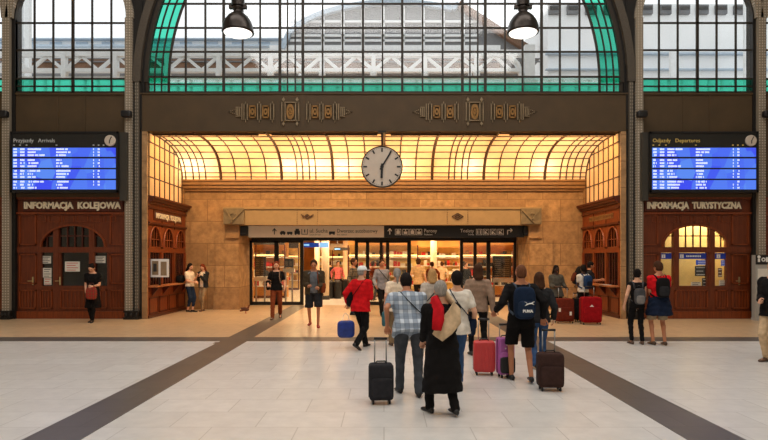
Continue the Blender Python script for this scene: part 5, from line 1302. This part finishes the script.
def hang_sign(px, py, wpx, hpx, Y, m_, lab):
    r = thing('hanging_sign', lab, 'sign', (X(px, Y), Y, Z(py+hpx/2, Y))); w = wpx*Y/F; h = hpx*Y/F
    MB().box(-w/2, w/2, -.05, .05, 0, h).build('sign_panel', m_, r); MB().box(-w*.46, -w*.1, -.055, -.05, h*.3, h*.7).build('sign_stripe', M['cyan_sign'], r)
    MB().tube([(-w*.3, 0, h), (-w*.3, 0, PZ-Z(py+hpx/2, Y))], .012, 6).tube([(w*.3, 0, h), (w*.3, 0, PZ-Z(py+hpx/2, Y))], .012, 6).build('hanging_rod', M['steel'], r)
hang_sign(311, 245, 16, 4.5, 24.5, M['blue_sign'], 'dark blue hanging sign in the left doorway'); hang_sign(324, 245, 9, 5, 24.4, M['cyan_sign'], 'light blue lit sign beside the dark blue one')
hang_sign(342, 249, 16, 3, 30, M['darkgrey'], 'dark hanging sign deeper in the left passage')
for px, lab in ((330, 'black litter bin on the left in the passage'), (337.5, 'black litter bin beside the walking red-topped person'), (345, 'small black litter bin on the right in the passage')):
    Y = 26.0 if px < 340 else 27.5; r = thing('litter_bin', lab, 'bin', (X(px, Y), Y, 0)); MB().lathe([(.17, 0), (.18, .7), (.19, .75), (.15, .8), (0, .8)], (0, 0, 0), 16).build('bin_body', M['black'], r); MB().lathe([(.12, .80), (.10, .83), (0, .83)], (0, 0, 0), 16).build('bin_lid', M['darkgrey'], r)
def info_board(px, Y, z0, z1, wpx, lab):
    r = thing('information_board', lab, 'board', (X(px, Y), Y, 0)); w = wpx*Y/F
    MB().box(-w/2, w/2, -.04, .04, z0, z1).build('board_panel', M['board'], r); MB().box(-w/2-.05, w/2+.05, -.12, .12, z0-.2, z0-.04).build('shelf_base', M['paper'], r)
    MB().box(-w/2+.02, -w/2+.08, -.03, .03, 0, z0).box(w/2-.08, w/2-.02, -.03, .03, 0, z0).build('leg', M['steel'], r)
    l = MB()
    for c_ in (-1, 1):
        for i in range(9): l.box(c_*w*.23-w*.17, c_*w*.23+w*.15, -.045, -.04, z0+.06+i*(z1-z0-.15)/9, z0+.085+i*(z1-z0-.15)/9)
    l.build('timetable_lines', M['grey_relief'], r)
info_board(502, 23.2, 1.05, 1.92, 18.5, 'dark timetable board behind the outer right glass door')
info_board(260.5, 23.2, 1.10, 1.90, 11, 'dark map board behind the outer left glass door')
info_board(289, 23.4, 1.45, 1.80, 9, 'small dark board behind the second left glass panel')

# info totem at the right edge
r = thing('information_totem', 'grey information totem with black header beside the right office', 'totem', (X(762.5, 16.6), 16.55, 0)); q = 16.6/F
MB().box(-8*q, 9*q, 0, .18, .06, Z(255, 16.6)).box(-8.3*q, 9.3*q, -.02, .2, 0, .07).build('totem_body', mat('pale_grey_totem', S(170, 168, 162), rough=.5, vary=.04), r)
MB().box(-8*q, 9*q, -.01, 0, Z(264.5, 16.6), Z(255, 16.6)).build('header', M['black'], r)
l = MB(); zz = Z(262, 16.6)
l.lathe([(0, 0), (.045, 0), (.045, -.01), (0, -.01)], (-5*q, -.012, zz+.15), 12, axis='y'); l.box(-6*q, -4*q, -.02, -.01, zz, zz+.10); l.arc(-.5*q, zz+.07, .03, .06, 0, 2*PI, -.02, -.01, 16); l.box(2*q, 4*q, -.02, -.01, zz, zz+.14)
l.build('header_symbols', M['white'], r); MB().box(-6*q, 7*q, -.008, 0, 1.0, 1.5).build('map_sheet', M['paper'], r)

# pigeon
r = thing('pigeon', 'brown pigeon walking on the floor beside the left stone pier', 'bird', (X(245.5, 18.8), 18.8, 0), 2.2)
m_pg = mat('brown_feathers', S(112, 60, 34), rough=.8, vary=.4, scale=30)
pb = MB(); pb.ellipsoid((0, 0, .14), (.065, .13, .065), 16, 12, rot=Matrix.Rotation(.25, 3, 'X')); pb.capsule((0, -.08, .17), .042, (0, -.12, .235), .026); pb.ellipsoid((0, -.13, .255), (.026, .032, .028), 12, 8); pb.tube([(0, -.155, .252), (0, -.18, .245)], [.008, .002], 6)
pb.tube([(0, .08, .12), (0, .19, .09)], [.045, .03], 8, flat=1.2); remesh(pb, 'body', m_pg, r, .008, 2)
for s in (-1, 1):
    MB().ellipsoid((s*.055, .03, .145), (.016, .12, .045), 12, 8, rot=Matrix.Rotation(.25, 3, 'X')).build('wing', mat('dark_feathers', S(80, 44, 30), vary=.3, scale=40), r, smooth=True)
    MB().tube([(s*.025, 0, .09), (s*.028, -.01, .02), (s*.028, -.02, .006)], .006, 6).tube([(s*.028, .02, .005), (s*.028, -.045, .005)], .005, 6).build('leg', M['red'], r, smooth=True)

# ------------------------------------------------------------------ train shed seen through the windows
YT = 26.0; qt = YT/F
r = thing('roof_truss', 'white lattice steel truss crossing behind the arched window', 'truss', (0, YT, 0))
x0, x1 = X(-80, YT), X(521, YT)
MB().box(x0, x1, -.12, .12, Z(57, YT), Z(50.5, YT)).build('top_chord', M['white_steel'], r)
MB().box(x0, x1, -.12, .12, Z(72.5, YT), Z(69, YT)).box(x0, x1, .2, .3, Z(77, YT), Z(75, YT)).build('bottom_chord', M['white_steel'], r)
wb = MB(); px = 219-17.2*17; i = 0
while px < 500:
    a, b2 = (70.5, 56) if i % 2 == 0 else (56, 70.5)
    wb.bar((X(px, YT), 0, Z(a, YT)), (X(px+17.2, YT), 0, Z(b2, YT)), .13, .12); px += 17.2; i += 1
wb.build('lattice_web', M['white_steel'], r)
px = 219-51.5*5; i = 0
while px < 480:
    MB().box(X(px-2, YT), X(px+2, YT), -.14, .14, Z(78, YT), Z(50, YT)).lathe([(0, -.2), (.16, -.15), (.16, .1), (0, .15)], (X(px, YT), 0, Z(72, YT)), 12).build('vertical_post', M['white_steel'], r); px += 51.5
cr = MB(); pts = [(X(500, YT), 0, Z(54, YT)), (X(510, YT), 0, Z(57, YT)), (X(517, YT), 0, Z(64, YT)), (X(521, YT), 0, Z(74, YT)), (X(522, YT), 0, Z(95, YT))]
cr.tube(pts, .14, 8); cr.build('end_curve', M['white_steel'], r)
for px in (-60, 528): MB().box(X(px-4, YT), X(px+6, YT), -.2, .2, 3.56 if px > 0 else 0, Z(46, YT)).build('steel_column', M['white_steel'], r)
# second beam further, brownish
r = thing('platform_canopy', 'rust-brown canopy edge behind the white truss', 'canopy', (0, 30, 0)); n_ = 30/F
MB().box(X(-80, 30), X(500, 30), 0, .3, Z(68, 30), Z(59, 30)).build('canopy_fascia', M['shed_brown'], r)
MB().box(X(-80, 30), X(540, 30), -.1, 0, Z(62.5, 30), Z(61.5, 30)).box(X(-80, 30), X(540, 30), 0, 3, Z(59, 30), Z(58, 30)).build('canopy_gutter', M['shed_grey'], r)
for px in (-40, 130, 300, 470): MB().box(X(px-1.5, 30), X(px+1.5, 30), .0, .2, 3.56 if 200 < px < 560 else 0, Z(68, 30)).build('canopy_post', M['white_steel'], r)
# glazed arched shed end
Y = 36.; r = thing('glazed_shed', 'grey glazed arched gable of the train shed', 'shed', (0, Y, 0))
def arcz(px): 
    hw = 112
    if px > 455: return min(50, 4+(px-455)*48/75)
    t = max(0, 1-((px-395)/hw)**2); return 50-46*math.sqrt(t)
n = 40; poly = [(X(283+i*(533-283)/n, Y), Z(arcz(283+i*250/n), Y)) for i in range(n+1)]
MB().prism(poly + [(X(533, Y), Z(51, Y)), (X(283, Y), Z(51, Y))], 0, .1).build('gable_glazing', M['shed_grey'], r)
g = MB()
for px in range(303, 466, 20): g.box(X(px, Y)-.10, X(px, Y)+.10, -.1, 0, Z(50, Y), Z(arcz(px), Y))
for py in (41, 36, 22): g.box(X(290, Y), X(478, Y), -.1, 0, Z(py, Y)-.07, Z(py, Y)+.07)
g.box(X(270, Y), X(500, Y), -.15, 0, Z(51, Y), Z(46, Y)); g.build('glazing_bars', M['white_steel'], r)
g = MB(); g2 = MB()
for i in range(n):
    a, c = poly[i], poly[i+1]; m_ = g if i < 28 else g2
    m_.bar((a[0], -.1, a[1]), (c[0], -.1, c[1]), .30 if i < 28 else .42, .5)
g.build('roof_edge', M['pale_blue'], r); g2.build('rusty_roof_edge', M['shed_brown'], r)
MB().box(X(283, Y), X(533, Y), .1, .3, 3.56, Z(51, Y)).build('shed_wall', M['pale_wall'], r)
# pale building right
Y = 34.; r = thing('station_building', 'pale building with a row of roof vents behind the right windows', 'building', (0, Y, 0))
MB().box(X(548, Y), X(860, Y), 0, 6, 0, Z(4, Y)).build('wall', M['pale_wall'], r)
MB().box(X(545, Y), X(862, Y), -.3, 0, Z(55.5, Y), Z(54, Y)).box(X(545, Y), X(862, Y), -.3, 0, Z(71, Y), Z(70, Y)).build('ledge', M['pale_blue'], r)
for i in range(17):
    px = 548+i*18.5; v = MB().box(X(px, Y), X(px+11, Y), -.2, 0, Z(15, Y), Z(6, Y)).build('roof_vent', M['shed_grey'], r)
    MB().box(X(px+1, Y), X(px+10, Y), -.25, -.2, Z(11, Y), Z(8, Y)).build('vent_slot', M['darkgrey'], v)
for px in (672, 746): MB().box(X(px-3, Y-2), X(px+3, Y-2), -2.2, -2, 0, Z(52 if px < 700 else 0, Y-2)).build('drain_column', M['white_steel'], r)
Y = 40.; r = thing('canopy_building', 'pale low building behind the left windows', 'building', (0, Y, 0))
MB().box(X(-100, Y), X(282, Y), 0, 5, 3.56, Z(41, Y)).build('wall', M['pale_wall'], r); MB().box(X(-100, Y), X(284, Y), -.4, 0, Z(48, Y), Z(46.5, Y)).box(X(-100, Y), X(284, Y), -.4, 0, Z(41, Y), Z(40, Y)).build('ledge', M['pale_blue'], r)
for i in range(14): MB().box(X(-80+i*26, Y), X(-68+i*26, Y), -.05, 0, Z(46, Y), Z(42, Y)).build('window', M['pale_blue'], r)
for px, lab in ((20, 'white mast outside the left window, nearest its edge'), (28, 'second white mast outside the left window')):
    r = thing('steel_mast', lab, 'mast', (X(px, 29), 29, 0)); MB().box(-.12, .12, -.12, .12, 0, Z(-6, 29)).build('mast_post', M['white_steel'], r); MB().box(-.25, .25, -.25, .25, 0, .3).build('mast_base', M['shed_grey'], r)
struct(MB().box(-40, 40, 45.2, 80, -.1, 0), 'ground_outside', M['shed_grey'])
Y = 28.; r = thing('footbridge_railing', 'pale railing with uprights seen through the low green panes', 'railing', (0, Y, 0)); g = MB()
g.box(X(-100, Y), X(870, Y), 0, .06, Z(86.5, Y), Z(85.3, Y)); g.box(X(-100, Y), X(870, Y), 0, .06, Z(80, Y), Z(79.2, Y)); g.build('handrail', M['white_steel'], r)
g = MB(); px = -90
while px < 860: g.box(X(px, Y), X(px+3, Y), .06, .12, Z(92, Y), Z(79, Y)); px += 13.3
g.box(X(-100, Y), X(870, Y), 0, .8, Z(95, Y), Z(92, Y)); g.build('railing_uprights', M['pale_wall'], r)
for px in (-60, 150, 640, 840): MB().box(X(px-3, Y), X(px+3, Y), .2, .5, 0, Z(92, Y)).build('bridge_pier', M['pale_wall'], r)
# the hall on the camera's side
HZ = 14.3
struct(MB().box(-22, 22, -6, 17.3, HZ, HZ+.2), 'ceiling', mat('hall_plaster', S(196, 186, 168), rough=.9, vary=.05))
struct(MB().box(-22.2, -22, -6, 17.3, 0, HZ), 'wall_hall_left', M['hall_plaster'] if 'hall_plaster' in M else MATS['hall_plaster']); struct(MB().box(22, 22.2, -6, 17.3, 0, HZ), 'wall_hall_right', MATS['hall_plaster']); struct(MB().box(-22, 22, -6.2, -6, 0, HZ), 'wall_front', MATS['hall_plaster'])

# green band behind lower panes needs nothing: the green comes from the glass itself

# ==================================================================  LIGHT
w = bpy.data.worlds.new('world'); scene.world = w; w.use_nodes = True
bg = w.node_tree.nodes['Background']; bg.inputs[0].default_value = (.96, .98, 1.0, 1); bg.inputs[1].default_value = 1.3
def light(kind, loc, energy, col, size=.2, rot=(0,0,0), sy=None, name='lamp_light'):
    l = bpy.data.lights.new(name, kind); l.energy = energy; l.color = col
    if kind == 'AREA':
        l.size = size
        if sy: l.shape = 'RECTANGLE'; l.size_y = sy
    else: l.shadow_soft_size = size
    o = bpy.data.objects.new(name, l); COL.objects.link(o); o.location = loc; o.rotation_euler = rot; o['kind'] = 'helper'; return o
WARM = (1, .66, .32)
for px in (178, 200, 290, 316, 345, 396, 470, 540, 598):    # lamps behind the vault glass
    light('POINT', (X(px, 20.2), 20.20, 5.26), 30, (1, .86, .62), .12)
for x_ in (-5.4, -1.8, 1.8, 5.4):
    light('AREA', (x_, 18.4, 6.4), 22, (1, .76, .48), 2.6, sy=1.6, name='vault_light')
    r = thing('added_cove_light', 'added slim linear fill lamp hidden behind the frieze edge', 'lamp', (x_, 17.36, 5.55), 0, 'added fill lamps behind the frieze')  # lamp bar added to carry the warm fill light of the recess
    MB().box(-1.6, 1.6, -.05, .03, -.03, .03).build('added_housing_bar', M['vault_bar'], r); MB().box(-1.55, 1.55, .03, .035, -.02, .02).build('diffuser', M['amber_lamp'], r)
    light('AREA', (x_, 17.42, 5.50), 95, WARM, 3.0, rot=(math.radians(38), 0, 0), sy=.08, name='added_recess_fill')  # added fill, aimed down and back at the recess
for x_ in (-4.6, -1.6, 1.6, 4.6):
    for y_ in (24.8, 29.5, 35): light('AREA', (x_, y_, PZ-.1), 130, (1, .68, .37), 2.0, sy=.8, name='passage_light')
light('AREA', (X(696, 18), 17.5, Z(205, 18)-.2), 95, (1, .88, .60), 1.5, sy=.8, name='office_light')
light('POINT', (X(72, 18), 17.6, 3.0), 3, (1, .85, .6), .2, name='office_light')
for s in (-1, 1): light('AREA', (s*7.5, 18.6, 3.2), 10, (1, .8, .5), .5, sy=2.5, name='kiosk_light')

for y_ in (-1.5, 5, 11.5): light('AREA', (0, y_, HZ-.3), 690, (1, .955, .915), 16, sy=3.5, name='skylight')
# camera
cam = bpy.data.cameras.new('camera'); cam.sensor_width = 36; cam.lens = F/768*36; cam.shift_y = 40/768; cam.clip_end = 300
co = bpy.data.objects.new('camera', cam); COL.objects.link(co); co.location = (0, 0, EYE); co.rotation_euler = (PI/2, 0, 0); scene.camera = co
vs = scene.view_settings; vs.view_transform = 'Standard'; vs.look = 'None'; vs.gamma = 1; vs.use_curve_mapping = False; vs.exposure = 0.0
